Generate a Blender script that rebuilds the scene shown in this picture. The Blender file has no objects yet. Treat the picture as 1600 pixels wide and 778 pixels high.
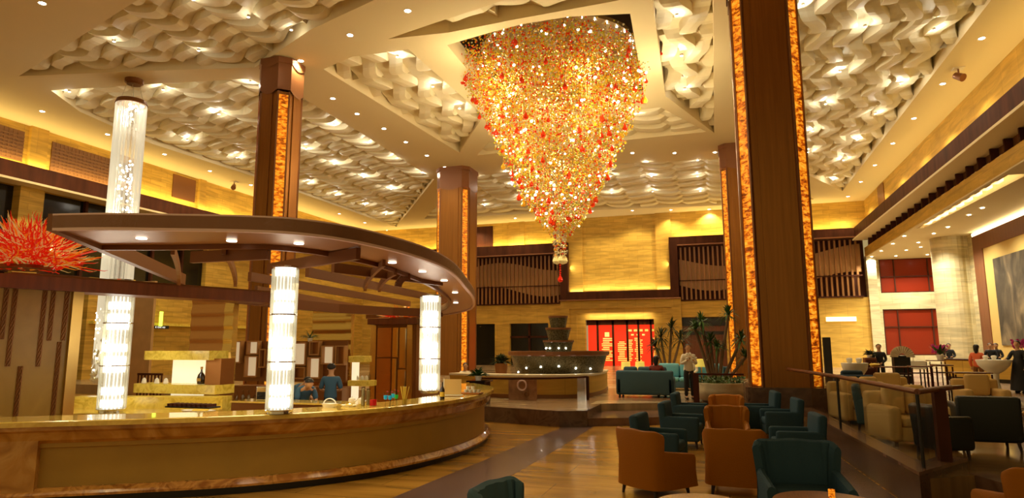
import bpy, bmesh, math, random
from mathutils import Vector, Matrix, noise
from mathutils.geometry import tessellate_polygon
random.seed(7)
sc = bpy.context.scene
col = sc.collection
PI = math.pi
# ---------------------------------------------------------------- camera
EYE = 2.0
FPX = 1019.0
def _rot(yaw, pitch, roll):
    cy, sy = math.cos(yaw), math.sin(yaw); cp, sp = math.cos(pitch), math.sin(pitch); cr, sr = math.cos(roll), math.sin(roll)
    A = Matrix(((cr, sr, 0), (-sr, cr, 0), (0, 0, 1))); B = Matrix(((1, 0, 0), (0, cp, -sp), (0, sp, cp))); C = Matrix(((cy, 0, -sy), (0, 1, 0), (sy, 0, cy)))
    return A @ B @ C
_M = _rot(math.radians(-17.68), math.radians(8.36), math.radians(-0.18))
_sw = lambda v: Vector((v[0], v[2], v[1]))
cam_d = bpy.data.cameras.new('camera'); cam = bpy.data.objects.new('camera', cam_d); col.objects.link(cam)
cam_d.sensor_width = 36.0; cam_d.lens = FPX / 1600 * 36.0; cam_d.clip_end = 300; cam_d.clip_start = 0.05
_r, _u, _f = _sw(_M[0]), _sw(_M[1]), _sw(_M[2])
cam.matrix_world = Matrix(((_r.x, _u.x, -_f.x, 0), (_r.y, _u.y, -_f.y, 0), (_r.z, _u.z, -_f.z, EYE), (0, 0, 0, 1)))
sc.camera = cam
def ray(x, y): return _r * ((x - 800) / FPX) + _u * (-(y - 389) / FPX) + _f
def PZ(x, y, z):
    d = ray(x, y); t = (z - EYE) / d.z; return Vector((d.x * t, d.y * t, z))
def PY(x, y, Y):
    d = ray(x, y); t = Y / d.y; return Vector((d.x * t, Y, EYE + d.z * t))
# ---------------------------------------------------------------- world, exposure
sc.view_settings.view_transform = 'Standard'; sc.view_settings.look = 'None'
sc.view_settings.exposure = 0.0; sc.view_settings.gamma = 1.0; sc.view_settings.use_curve_mapping = False
W = bpy.data.worlds.new('world'); sc.world = W; W.use_nodes = True
W.node_tree.nodes['Background'].inputs[0].default_value = (1.0, 0.72, 0.30, 1)
W.node_tree.nodes['Background'].inputs[1].default_value = 0.40
sc.cycles.max_bounces = 6; sc.cycles.diffuse_bounces = 4; sc.cycles.glossy_bounces = 3; sc.cycles.transmission_bounces = 5
sc.cycles.transparent_max_bounces = 8; sc.cycles.sample_clamp_indirect = 4.0; sc.cycles.caustics_reflective = False; sc.cycles.caustics_refractive = False
sc.cycles.use_denoising = True
# ---------------------------------------------------------------- lights
WARM = (1.0, 0.80, 0.45); WARMER = (1.0, 0.73, 0.26); WHITE = (1.0, 0.95, 0.80)
def lamp(name, kind, loc, energy, color=WARM, size=0.1, rot=None, parent=None, spot=None, size_y=None, blend=0.6):
    d = bpy.data.lights.new(name, kind); d.energy = energy; d.color = color
    if kind == 'AREA':
        d.size = size
        if size_y: d.shape = 'RECTANGLE'; d.size_y = size_y
    else: d.shadow_soft_size = size
    if kind == 'SPOT': d.spot_size = spot or 1.5; d.spot_blend = blend
    o = bpy.data.objects.new(name, d); col.objects.link(o)
    if parent: o.parent = parent; o.location = Vector(loc) - parent.location
    else: o.location = loc
    if rot: o.rotation_euler = rot
    return o
CEIL = 12.0
E_SPOT = 490.0; E_RIB = 19.0; E_COVE = 17.0
# ---------------------------------------------------------------- materials
def _nt(name):
    m = bpy.data.materials.new(name); m.use_nodes = True; nt = m.node_tree
    return m, nt, nt.nodes['Principled BSDF']
def mat(name, c, rough=0.5, metal=0.0, emit=None, es=0.0, coat=0.0, trans=0.0, alpha=1.0, var=0.0, scale=6.0, bump=0.0, stretch=(1, 1, 1), ior=1.45):
    m, nt, b = _nt(name)
    b.inputs['Base Color'].default_value = (*c, 1); b.inputs['Roughness'].default_value = rough; b.inputs['Metallic'].default_value = metal
    b.inputs['Coat Weight'].default_value = coat; b.inputs['Coat Roughness'].default_value = 0.08
    b.inputs['Transmission Weight'].default_value = trans; b.inputs['Alpha'].default_value = alpha; b.inputs['IOR'].default_value = ior
    if emit: b.inputs['Emission Color'].default_value = (*emit, 1); b.inputs['Emission Strength'].default_value = es
    if var or bump:
        tc = nt.nodes.new('ShaderNodeTexCoord'); mp = nt.nodes.new('ShaderNodeMapping'); mp.inputs['Scale'].default_value = stretch
        nz = nt.nodes.new('ShaderNodeTexNoise'); nz.inputs['Scale'].default_value = scale; nz.inputs['Detail'].default_value = 4
        nt.links.new(tc.outputs['Object'], mp.inputs[0]); nt.links.new(mp.outputs[0], nz.inputs['Vector'])
        if var:
            r = nt.nodes.new('ShaderNodeValToRGB'); r.color_ramp.elements[0].position = 0.3; r.color_ramp.elements[1].position = 0.7
            r.color_ramp.elements[0].color = (*[max(0, k * (1 - var)) for k in c], 1); r.color_ramp.elements[1].color = (*[min(1, k * (1 + var)) for k in c], 1)
            nt.links.new(nz.outputs['Fac'], r.inputs[0]); nt.links.new(r.outputs[0], b.inputs['Base Color'])
        if bump:
            bp = nt.nodes.new('ShaderNodeBump'); bp.inputs['Strength'].default_value = bump; bp.inputs['Distance'].default_value = 0.02
            nt.links.new(nz.outputs['Fac'], bp.inputs['Height']); nt.links.new(bp.outputs[0], b.inputs['Normal'])
    return m
def stone(name, c1, c2, mortar, bw, bh, rough=0.35, axis='xz', vein=0.5, coat=0.0, msize=0.006, freq=0.5):
    """slabs or planks of stone with veins; axis picks the plane the courses lie in"""
    m, nt, b = _nt(name); L = nt.links.new
    tc = nt.nodes.new('ShaderNodeTexCoord'); sp = nt.nodes.new('ShaderNodeSeparateXYZ'); cb = nt.nodes.new('ShaderNodeCombineXYZ')
    L(tc.outputs['Object'], sp.inputs[0])
    L(sp.outputs[axis[0].upper()], cb.inputs[0]); L(sp.outputs[axis[1].upper()], cb.inputs[1])
    br = nt.nodes.new('ShaderNodeTexBrick'); br.inputs['Scale'].default_value = 1; br.inputs['Brick Width'].default_value = bw; br.inputs['Row Height'].default_value = bh
    br.inputs['Mortar Size'].default_value = msize; br.inputs['Color1'].default_value = (*c1, 1); br.inputs['Color2'].default_value = (*c2, 1); br.inputs['Mortar'].default_value = (*mortar, 1)
    br.offset = 0.37; br.offset_frequency = 2
    L(cb.outputs[0], br.inputs['Vector'])
    mp = nt.nodes.new('ShaderNodeMapping'); mp.inputs['Scale'].default_value = (freq, freq * 7, freq * 4)
    nz = nt.nodes.new('ShaderNodeTexNoise'); nz.inputs['Scale'].default_value = 1.2; nz.inputs['Detail'].default_value = 8; nz.inputs['Distortion'].default_value = 0.8
    L(cb.outputs[0], mp.inputs[0]); L(mp.outputs[0], nz.inputs['Vector'])
    r = nt.nodes.new('ShaderNodeValToRGB'); r.color_ramp.elements[0].position = 0.35; r.color_ramp.elements[1].position = 0.68
    g0 = 1 - vein; r.color_ramp.elements[0].color = (g0, g0, g0, 1); r.color_ramp.elements[1].color = (1, 1, 1, 1)
    L(nz.outputs['Fac'], r.inputs[0])
    mx = nt.nodes.new('ShaderNodeMix'); mx.data_type = 'RGBA'; mx.blend_type = 'MULTIPLY'; mx.inputs['Factor'].default_value = 1.0
    L(br.outputs['Color'], mx.inputs['A']); L(r.outputs[0], mx.inputs['B']); L(mx.outputs['Result'], b.inputs['Base Color'])
    b.inputs['Roughness'].default_value = rough; b.inputs['Coat Weight'].default_value = coat; b.inputs['Coat Roughness'].default_value = 0.1
    return m
def amber(name, k=3.0):
    m, nt, b = _nt(name); L = nt.links.new
    tc = nt.nodes.new('ShaderNodeTexCoord'); mp = nt.nodes.new('ShaderNodeMapping'); mp.inputs['Scale'].default_value = (1, 1, 2.2); L(tc.outputs['Object'], mp.inputs[0])
    nz = nt.nodes.new('ShaderNodeTexNoise'); nz.inputs['Scale'].default_value = k; nz.inputs['Detail'].default_value = 7; nz.inputs['Roughness'].default_value = 0.62; nz.inputs['Distortion'].default_value = 0.5
    L(mp.outputs[0], nz.inputs['Vector'])
    r = nt.nodes.new('ShaderNodeValToRGB'); e = r.color_ramp.elements
    e[0].position = 0.36; e[0].color = (0.07, 0.008, 0.0, 1); e[1].position = 0.70; e[1].color = (1.0, 0.56, 0.05, 1)
    a = e.new(0.45); a.color = (0.50, 0.07, 0.002, 1); a = e.new(0.53); a.color = (0.95, 0.28, 0.008, 1)
    L(nz.outputs['Fac'], r.inputs[0]); L(r.outputs[0], b.inputs['Emission Color']); b.inputs['Emission Strength'].default_value = 1.0
    b.inputs['Base Color'].default_value = (0.3, 0.1, 0.01, 1); b.inputs['Roughness'].default_value = 0.25
    return m
def ramp_noise(name, stops, scale, rough=0.5, detail=6, dist=0.5, emit=0.0, stretch=(1, 1, 1), coat=0.0):
    m, nt, b = _nt(name); L = nt.links.new
    tc = nt.nodes.new('ShaderNodeTexCoord'); mp = nt.nodes.new('ShaderNodeMapping'); mp.inputs['Scale'].default_value = stretch; L(tc.outputs['Object'], mp.inputs[0])
    nz = nt.nodes.new('ShaderNodeTexNoise'); nz.inputs['Scale'].default_value = scale; nz.inputs['Detail'].default_value = detail; nz.inputs['Distortion'].default_value = dist
    L(mp.outputs[0], nz.inputs['Vector'])
    r = nt.nodes.new('ShaderNodeValToRGB'); e = r.color_ramp.elements
    e[0].position = stops[0][0]; e[0].color = (*stops[0][1], 1); e[1].position = stops[-1][0]; e[1].color = (*stops[-1][1], 1)
    for p, c in stops[1:-1]: q = e.new(p); q.color = (*c, 1)
    L(nz.outputs['Fac'], r.inputs[0]); L(r.outputs[0], b.inputs['Base Color']); b.inputs['Roughness'].default_value = rough; b.inputs['Coat Weight'].default_value = coat
    if emit: L(r.outputs[0], b.inputs['Emission Color']); b.inputs['Emission Strength'].default_value = emit
    return m
def emis(name, c, s, base=(0.8, 0.8, 0.8)): return mat(name, base, 0.4, emit=c, es=s)
def glass(name, c=(0.92, 0.92, 0.90), alpha=0.015, rough=0.03):
    """thin architectural glass: a see-through sheet with reflections"""
    m = bpy.data.materials.new(name); m.use_nodes = True; nt = m.node_tree; nt.nodes.clear(); L = nt.links.new
    o = nt.nodes.new('ShaderNodeOutputMaterial'); t = nt.nodes.new('ShaderNodeBsdfTransparent'); t.inputs[0].default_value = (*c, 1)
    g = nt.nodes.new('ShaderNodeBsdfGlossy'); g.inputs['Roughness'].default_value = rough; g.inputs[0].default_value = (0.9, 0.9, 0.9, 1)
    lw = nt.nodes.new('ShaderNodeLayerWeight'); lw.inputs['Blend'].default_value = 0.5
    f = nt.nodes.new('ShaderNodeMath'); f.operation = 'POWER'; f.inputs[1].default_value = 5.0; L(lw.outputs['Facing'], f.inputs[0])
    f2 = nt.nodes.new('ShaderNodeMath'); f2.operation = 'MULTIPLY'; f2.inputs[1].default_value = 0.35; L(f.outputs[0], f2.inputs[0]); f = f2
    a = nt.nodes.new('ShaderNodeMath'); a.operation = 'ADD'; a.inputs[1].default_value = alpha; a.use_clamp = True
    x = nt.nodes.new('ShaderNodeMixShader'); L(f.outputs[0], a.inputs[0]); L(a.outputs[0], x.inputs[0]); L(t.outputs[0], x.inputs[1]); L(g.outputs[0], x.inputs[2]); L(x.outputs[0], o.inputs[0])
    return m
M = {}
M['plaster'] = mat('plaster', (0.80, 0.68, 0.42), 0.7)
M['relief'] = mat('relief', (0.83, 0.74, 0.50), 0.55)
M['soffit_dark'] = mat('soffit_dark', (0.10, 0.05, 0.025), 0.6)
M['wall_stone'] = stone('wall_stone', (0.78, 0.50, 0.10), (0.66, 0.41, 0.075), (0.40, 0.24, 0.06), 1.1, 0.28, 0.45, 'xz', 0.32)
M['wall_stone_y'] = stone('wall_stone_y', (0.78, 0.50, 0.10), (0.66, 0.41, 0.075), (0.40, 0.24, 0.06), 1.1, 0.28, 0.45, 'yz', 0.32)
M['wall_plain'] = stone('wall_plain', (0.74, 0.46, 0.09), (0.68, 0.42, 0.08), (0.45, 0.27, 0.07), 1.4, 1.2, 0.45, 'xz', 0.3)
M['wall_plain_y'] = stone('wall_plain_y', (0.74, 0.46, 0.09), (0.68, 0.42, 0.08), (0.45, 0.27, 0.07), 1.4, 1.2, 0.45, 'yz', 0.3)
M['wing_stone'] = stone('wing_stone', (0.80, 0.68, 0.38), (0.72, 0.60, 0.31), (0.42, 0.32, 0.16), 1.2, 0.6, 0.4, 'xz', 0.35)
M['wing_stone_y'] = stone('wing_stone_y', (0.80, 0.68, 0.38), (0.72, 0.60, 0.31), (0.42, 0.32, 0.16), 1.2, 0.6, 0.4, 'yz', 0.35)
M['walnut'] = mat('walnut', (0.065, 0.020, 0.009), 0.6, var=0.3, scale=3, stretch=(1, 1, 0.2))
M['walnut_red'] = mat('walnut_red', (0.17, 0.050, 0.016), 0.36, var=0.2, scale=3, stretch=(4, 4, 0.3))
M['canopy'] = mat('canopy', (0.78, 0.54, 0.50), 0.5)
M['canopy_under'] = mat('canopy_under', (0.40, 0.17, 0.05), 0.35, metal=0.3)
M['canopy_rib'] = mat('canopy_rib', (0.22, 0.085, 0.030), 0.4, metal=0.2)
M['bronze'] = mat('bronze', (0.36, 0.145, 0.035), 0.36, metal=0.75, bump=0.15, scale=30, stretch=(0.2, 0.2, 6))
M['bronze_dark'] = mat('bronze_dark', (0.24, 0.10, 0.03), 0.38, metal=0.6)
M['brass'] = mat('brass', (0.72, 0.46, 0.14), 0.28, metal=0.9)
M['pillar_face'] = mat('pillar_face', (0.29, 0.115, 0.020), 0.34, metal=0.7, var=0.12, scale=2, stretch=(8, 8, 0.3))
M['pillar_cap'] = mat('pillar_cap', (0.26, 0.11, 0.045), 0.34, metal=0.45)
M['amber'] = amber('amber', 5.5)
M['gold_marble'] = ramp_noise('gold_marble', [(0.3, (0.30, 0.12, 0.02)), (0.5, (0.50, 0.24, 0.045)), (0.62, (0.60, 0.33, 0.09)), (0.75, (0.36, 0.14, 0.03))], 2.2, 0.22, 8, 1.5, coat=0.4)
M['onyx_top'] = ramp_noise('onyx_top', [(0.3, (0.62, 0.40, 0.06)), (0.55, (0.80, 0.58, 0.12)), (0.75, (0.70, 0.42, 0.07))], 3.0, 0.12, 8, 1.5, coat=0.6)
M['onyx_lit'] = ramp_noise('onyx_lit', [(0.3, (0.55, 0.36, 0.03)), (0.55, (0.80, 0.60, 0.09)), (0.75, (0.62, 0.38, 0.04))], 5.0, 0.2, 8, 1.5, emit=0.10)
M['bar_panel'] = mat('bar_panel', (0.42, 0.26, 0.05), 0.45, var=0.06, scale=2)
M['white_lit'] = emis('white_lit', (1.0, 0.86, 0.55), 0.8)
M['lamp_core'] = emis('lamp_core', (1.0, 0.97, 0.86), 3.5)
M['frosted_tube'] = emis('frosted_tube', (1.0, 0.94, 0.76), 0.95)
M['glass_rod'] = mat('glass_rod', (0.50, 0.46, 0.30), 0.06, emit=(1.0, 0.92, 0.70), es=0.22, coat=0.6, alpha=0.50)
M['spot_lens'] = emis('spot_lens', (1.0, 0.95, 0.82), 25.0)
M['spot_trim'] = mat('spot_trim', (0.75, 0.66, 0.5), 0.4)
M['cove'] = emis('cove', (1.0, 0.85, 0.5), 6.0)
M['teal'] = mat('teal', (0.030, 0.066, 0.095), 0.75, bump=0.2, scale=60)
M['teal_lt'] = mat('teal_lt', (0.065, 0.125, 0.165), 0.8)
M['aqua'] = mat('aqua', (0.16, 0.42, 0.50), 0.8)
M['orange'] = mat('orange', (0.32, 0.11, 0.005), 0.60, bump=0.2, scale=60)
M['orange_lt'] = mat('orange_lt', (0.42, 0.15, 0.015), 0.62)
M['cream'] = mat('cream', (0.72, 0.50, 0.20), 0.7)
M['dark_leather'] = mat('dark_leather', (0.010, 0.013, 0.012), 0.45)
M['leg_wood'] = mat('leg_wood', (0.03, 0.012, 0.006), 0.4)
M['table_wood'] = mat('table_wood', (0.30, 0.12, 0.03), 0.3, var=0.25, scale=14, stretch=(6, 1, 1), coat=0.5)
M['black'] = mat('black', (0.012, 0.010, 0.008), 0.4)
M['black_gloss'] = mat('black_gloss', (0.015, 0.010, 0.008), 0.08, coat=0.5)
M['dark_stone'] = ramp_noise('dark_stone', [(0.35, (0.085, 0.045, 0.028)), (0.6, (0.13, 0.075, 0.045)), (0.75, (0.06, 0.03, 0.02))], 3, 0.22, 8, 1.0)
M['white_cloth'] = mat('white_cloth', (0.85, 0.83, 0.72), 0.8)
M['china'] = mat('china', (0.88, 0.86, 0.78), 0.2)
M['chrome'] = mat('chrome', (0.8, 0.8, 0.78), 0.15, metal=1.0)
M['leaf'] = mat('leaf', (0.035, 0.10, 0.012), 0.5, var=0.4, scale=5)
M['leaf_dark'] = mat('leaf_dark', (0.025, 0.040, 0.010), 0.55)
M['bark'] = mat('bark', (0.16, 0.10, 0.05), 0.8)
M['planter_white'] = ramp_noise('planter_white', [(0.3, (0.62, 0.52, 0.34)), (0.7, (0.80, 0.70, 0.5))], 3, 0.35)
M['pink'] = mat('pink', (0.65, 0.05, 0.30), 0.6)
M['red_glass'] = mat('red_glass', (0.60, 0.015, 0.006), 0.1, emit=(1.0, 0.02, 0.004), es=0.22)
M['orange_glass'] = mat('orange_glass', (0.95, 0.36, 0.03), 0.1, emit=(1.0, 0.30, 0.015), es=0.12)
M['pale_glass'] = mat('pale_glass', (0.85, 0.72, 0.35), 0.1, emit=(1.0, 0.75, 0.25), es=0.12)
M['red_pane'] = mat('red_pane', (0.20, 0.018, 0.005), 0.25, emit=(1.0, 0.07, 0.01), es=0.03)
M['red_lit'] = emis('red_lit', (1.0, 0.035, 0.008), 1.0, (0.4, 0.02, 0.01))
M['gold_lit'] = emis('gold_lit', (1.0, 0.46, 0.03), 1.3)
M['night'] = mat('night', (0.012, 0.010, 0.006), 0.12)
M['pane_dark'] = mat('pane_dark', (0.030, 0.020, 0.008), 0.15)
M['grille'] = mat('grille', (0.20, 0.09, 0.03), 0.5)
M['slat'] = mat('slat', (0.30, 0.13, 0.035), 0.45)
M['slat_lit'] = mat('slat_lit', (0.42, 0.22, 0.07), 0.5)
M['mosaic'] = ramp_noise('mosaic', [(0.35, (0.05, 0.042, 0.022)), (0.5, (0.11, 0.095, 0.05)), (0.65, (0.17, 0.15, 0.08))], 26, 0.25, 3, 0.2)
for _k in ('orange', 'orange_lt', 'teal', 'teal_lt', 'aqua', 'cream', 'wall_plain', 'wall_stone', 'wall_plain_y', 'wall_stone_y', 'plaster', 'walnut'): M[_k].node_tree.nodes['Principled BSDF'].inputs['Specular IOR Level'].default_value = 0.12
M['glass'] = glass('glass')
M['glass_tint'] = glass('glass_tint', (0.75, 0.72, 0.62), 0.04)
M['cyan_drink'] = mat('cyan_drink', (0.02, 0.45, 0.60), 0.1, emit=(0.02, 0.5, 0.7), es=0.25)
M['green_drink'] = mat('green_drink', (0.03, 0.50, 0.05), 0.1, emit=(0.03, 0.6, 0.05), es=0.2)
M['red_drink'] = mat('red_drink', (0.45, 0.01, 0.01), 0.1, emit=(0.6, 0.01, 0.01), es=0.15)
M['straw'] = mat('straw', (0.85, 0.62, 0.08), 0.4)
M['bottle'] = mat('bottle', (0.03, 0.012, 0.004), 0.06, coat=0.6)
M['skin'] = mat('skin', (0.60, 0.33, 0.18), 0.55)
M['hair'] = mat('hair', (0.012, 0.008, 0.006), 0.45)
M['navy'] = mat('navy', (0.020, 0.050, 0.095), 0.8)
M['denim'] = mat('denim', (0.045, 0.12, 0.22), 0.8)
M['shirt_white'] = mat('shirt_white', (0.78, 0.70, 0.55), 0.8)
M['suit'] = mat('suit', (0.012, 0.012, 0.014), 0.7)
M['maroon'] = mat('maroon', (0.16, 0.02, 0.012), 0.8)
M['coral'] = mat('coral', (0.80, 0.16, 0.06), 0.7)
M['sign_green'] = emis('sign_green', (0.55, 1.0, 0.02), 2.2)
M['sign_text'] = emis('sign_text', (1.0, 1.0, 0.9), 1.2)
M['shade'] = emis('shade', (0.85, 0.62, 0.08), 0.5, (0.7, 0.6, 0.2))
M['tealight'] = amber('tealight', 30)
M['lit_yellow'] = emis('lit_yellow', (1.0, 0.82, 0.45), 1.6)
# ---------------------------------------------------------------- mesh builder
class MB:
    def __init__(s): s.v = []; s.f = []; s.m = []
    def add(s, vs, fs, mi=0):
        o = len(s.v); s.v += [tuple(v) for v in vs]; s.f += [tuple(i + o for i in f) for f in fs]; s.m += [mi] * len(fs); return s
    def box(s, x0, x1, y0, y1, z0, z1, rz=0.0, mi=0, T=None):
        vs = [Vector((x, y, z)) for x in (x0, x1) for y in (y0, y1) for z in (z0, z1)]
        if rz:
            c = Vector(((x0 + x1) / 2, (y0 + y1) / 2, 0)); R = Matrix.Rotation(rz, 3, 'Z'); vs = [R @ (v - c) + c for v in vs]
        if T: vs = [T @ v for v in vs]
        return s.add(vs, [(0, 1, 3, 2), (4, 6, 7, 5), (0, 4, 5, 1), (2, 3, 7, 6), (0, 2, 6, 4), (1, 5, 7, 3)], mi)
    def beam(s, a, b, w, h, up=Vector((0, 0, 1)), mi=0):
        a = Vector(a); b = Vector(b); d = (b - a).normalized(); sd = d.cross(up)
        if sd.length < 1e-4: sd = Vector((1, 0, 0))
        sd.normalize(); u = sd.cross(d)
        vs = [p + sd * (i * w / 2) + u * (j * h / 2) for p in (a, b) for i, j in ((-1, -1), (1, -1), (1, 1), (-1, 1))]
        return s.add(vs, [(0, 1, 2, 3), (7, 6, 5, 4), (0, 4, 5, 1), (1, 5, 6, 2), (2, 6, 7, 3), (3, 7, 4, 0)], mi)
    def tube(s, pts, r, n=8, caps=True, mi=0):
        pts = [Vector(p) for p in pts]; k = len(pts); rs = r if isinstance(r, (list, tuple)) else [r] * k; vs = []; pu = None
        for i, p in enumerate(pts):
            d = (pts[min(i + 1, k - 1)] - pts[max(i - 1, 0)]).normalized()
            if pu is None:
                pu = Vector((0, 0, 1)) if abs(d.z) < 0.9 else Vector((1, 0, 0))
            sd = d.cross(pu)
            if sd.length < 1e-5: sd = d.cross(Vector((0, 1, 0)))
            sd.normalize(); u = sd.cross(d).normalized(); pu = u
            for j in range(n):
                a = 2 * PI * j / n; vs.append(p + (sd * math.cos(a) + u * math.sin(a)) * rs[i])
        fs = [(i * n + j, i * n + (j + 1) % n, (i + 1) * n + (j + 1) % n, (i + 1) * n + j) for i in range(k - 1) for j in range(n)]
        if caps: fs += [tuple(range(n))[::-1], tuple((k - 1) * n + j for j in range(n))]
        return s.add(vs, fs, mi)
    def lathe(s, prof, c=(0, 0, 0), n=24, a0=0.0, a1=2 * PI, mi=0, sx=1.0, sy=1.0):
        full = abs(a1 - a0 - 2 * PI) < 1e-6; m = n if full else n + 1; vs = []
        for r, z in prof:
            for j in range(m):
                a = a0 + (a1 - a0) * j / n; vs.append((c[0] + r * math.cos(a) * sx, c[1] + r * math.sin(a) * sy, c[2] + z))
        fs = []
        for i in range(len(prof) - 1):
            for j in range(n):
                q = (j + 1) % m if full else j + 1; fs.append((i * m + j, i * m + q, (i + 1) * m + q, (i + 1) * m + j))
        return s.add(vs, fs, mi)
    def prism(s, poly, z0, z1, mi=0, holes=()):
        loops = [list(poly)] + [list(h) for h in holes]
        flat = [p for L in loops for p in L]; n = len(flat)
        tris = tessellate_polygon([[Vector((p[0], p[1], 0)) for p in L] for L in loops])
        vs = [(p[0], p[1], z0) for p in flat] + [(p[0], p[1], z1) for p in flat]
        fs = [tuple(t) for t in tris] + [tuple(i + n for i in reversed(t)) for t in tris]
        o = 0
        for L in loops:
            k = len(L)
            for i in range(k): a, b = o + i, o + (i + 1) % k; fs.append((a, b, b + n, a + n))
            o += k
        return s.add(vs, fs, mi)
    def sphere(s, c, r, n=8, m=6, sx=1, sy=1, sz=1, mi=0):
        prof = [(max(1e-4, math.sin(PI * i / m)) * r, -math.cos(PI * i / m) * r * sz) for i in range(m + 1)]
        return s.lathe(prof, c, n, mi=mi, sx=sx, sy=sy)
    def sweep(s, path, prof, closed=False, mi=0):
        """path: list of (x,y); prof: closed list of (offset to the left normal, z)"""
        k = len(path); vs = []; q = len(prof)
        for i in range(k):
            a = Vector(path[(i - 1) % k if closed else max(i - 1, 0)]); b = Vector(path[(i + 1) % k if closed else min(i + 1, k - 1)])
            d = (b - a).normalized(); nrm = Vector((-d.y, d.x)); q0 = Vector(path[i])
            if (closed or 0 < i < k - 1) and (q0 - a).length > 1e-6 and (b - q0).length > 1e-6:
                d1 = (q0 - a).normalized(); n1 = Vector((-d1.y, d1.x)); d2 = (b - q0).normalized(); nrm = (n1 + Vector((-d2.y, d2.x))).normalized(); nrm = nrm / max(0.35, nrm.dot(n1))
            for o, z in prof:
                p = Vector(path[i]) + nrm * o; vs.append((p.x, p.y, z))
        fs = [(i * q + j, i * q + (j + 1) % q, ((i + 1) % k) * q + (j + 1) % q, ((i + 1) % k) * q + j) for i in range(k if closed else k - 1) for j in range(q)]
        if not closed: fs += [tuple(range(q))[::-1], tuple((k - 1) * q + j for j in range(q))]
        return s.add(vs, fs, mi)
    def build(s, name, m, parent=None, smooth=False, local=False, bevel=0.0):
        me = bpy.data.meshes.new(name)
        off = parent_world(parent) if (parent is not None and not local) else Vector((0, 0, 0))
        me.from_pydata([Vector(v) - off for v in s.v], [], s.f)
        for x in (m if isinstance(m, (list, tuple)) else [m]): me.materials.append(M[x] if isinstance(x, str) else x)
        if any(s.m): me.polygons.foreach_set('material_index', s.m)
        bm = bmesh.new(); bm.from_mesh(me); bmesh.ops.recalc_face_normals(bm, faces=bm.faces)
        if bevel:
            bmesh.ops.remove_doubles(bm, verts=bm.verts, dist=1e-5)
            bmesh.ops.bevel(bm, geom=[e for e in bm.edges if e.is_manifold and e.calc_face_angle(0) > 0.6], offset=bevel, segments=2, affect='EDGES', profile=0.6)
        bm.to_mesh(me); bm.free()
        if smooth: me.polygons.foreach_set('use_smooth', [True] * len(me.polygons)); me.set_sharp_from_angle(angle=math.radians(40))
        o = bpy.data.objects.new(name, me); col.objects.link(o)
        if parent is not None: o.parent = parent
        return o
def parent_world(p):
    v = Vector((0, 0, 0))
    while p is not None: v = v + p.location; p = p.parent
    return v
def tag(o, label, cat, group=None, kind=None):
    o['label'] = label; o['category'] = cat
    if group: o['group'] = group
    if kind: o['kind'] = kind
    return o
def thing(name, label, cat, loc, group=None, rz=0.0):
    o = bpy.data.objects.new(name, None); col.objects.link(o); o.location = Vector(loc); o.rotation_euler.z = rz; o.empty_display_size = 0.2
    return tag(o, label, cat, group)
def struct(o, kind='structure'): o['kind'] = kind; return o
def copy_tree(o, loc=None, rz=None, label=None, parent=None):
    c = o.copy(); col.objects.link(c)
    if parent: c.parent = parent
    if loc is not None: c.location = Vector(loc)
    if rz is not None: c.rotation_euler.z = rz
    if label: c['label'] = label
    for ch in o.children: copy_tree(ch, parent=c)
    return c
def catmull(P, n=6):
    P = [Vector(p) for p in P]; out = []
    for i in range(len(P) - 1):
        a, b, c, d = P[max(i - 1, 0)], P[i], P[i + 1], P[min(i + 2, len(P) - 1)]
        for k in range(n):
            t = k / n; out.append(0.5 * ((2 * b) + (c - a) * t + (2 * a - 5 * b + 4 * c - d) * t * t + (-a + 3 * b - 3 * c + d) * t ** 3))
    out.append(P[-1]); return out
def arc(c, r, a0, a1, n): return [(c[0] + r * math.cos(a0 + (a1 - a0) * i / n), c[1] + r * math.sin(a0 + (a1 - a0) * i / n)) for i in range(n + 1)]
def inside(p, poly):
    r = False; n = len(poly)
    for i in range(n):
        a, b = poly[i], poly[(i + 1) % n]
        if (a[1] > p[1]) != (b[1] > p[1]) and p[0] < (b[0] - a[0]) * (p[1] - a[1]) / (b[1] - a[1]) + a[0]: r = not r
    return r
# ================================================================ room shell
M['floor_low'] = stone('floor_low', (0.62, 0.33, 0.055), (0.50, 0.25, 0.04), (0.34, 0.16, 0.03), 2.4, 0.8, 0.20, 'xy', 0.45, coat=0.10, freq=0.35)
M['floor_up'] = stone('floor_up', (0.30, 0.17, 0.085), (0.60, 0.46, 0.26), (0.16, 0.08, 0.05), 2.6, 1.3, 0.26, 'xy', 0.5, coat=0.1, freq=0.4)
M['floor_right'] = stone('floor_right', (0.34, 0.19, 0.07), (0.44, 0.27, 0.10), (0.14, 0.07, 0.03), 2.6, 1.1, 0.14, 'xy', 0.6, coat=0.25, freq=0.4)
M['floor_band'] = ramp_noise('floor_band', [(0.3, (0.10, 0.060, 0.055)), (0.6, (0.17, 0.105, 0.095)), (0.75, (0.08, 0.048, 0.042))], 3, 0.22, 8, 1.0, coat=0.1)
M['step_stone'] = ramp_noise('step_stone', [(0.3, (0.12, 0.06, 0.035)), (0.7, (0.20, 0.11, 0.07))], 3, 0.2, 8, 1.0)
UP = 0.38
struct(MB().box(-31, 3.2, -4, 22, -0.3, 0).build('floor', 'floor_low'))
struct(MB().box(3.2, 24, -4, 22, -0.3, 0).build('floor', 'floor_low'))
back_edge = [(-7.0, 21.5), (-7.0, 17.0), (-3.9, 16.1), (-3.35, 16.35), (-3.35, 18.3), (-0.8, 19.6), (0.5, 20.2), (1.95, 20.2)]
struct(MB().prism([(-31, 52.5), (-31, 21.5)] + back_edge + [(1.95, 52.5)], 0, UP).build('floor', 'floor_up'))
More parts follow.
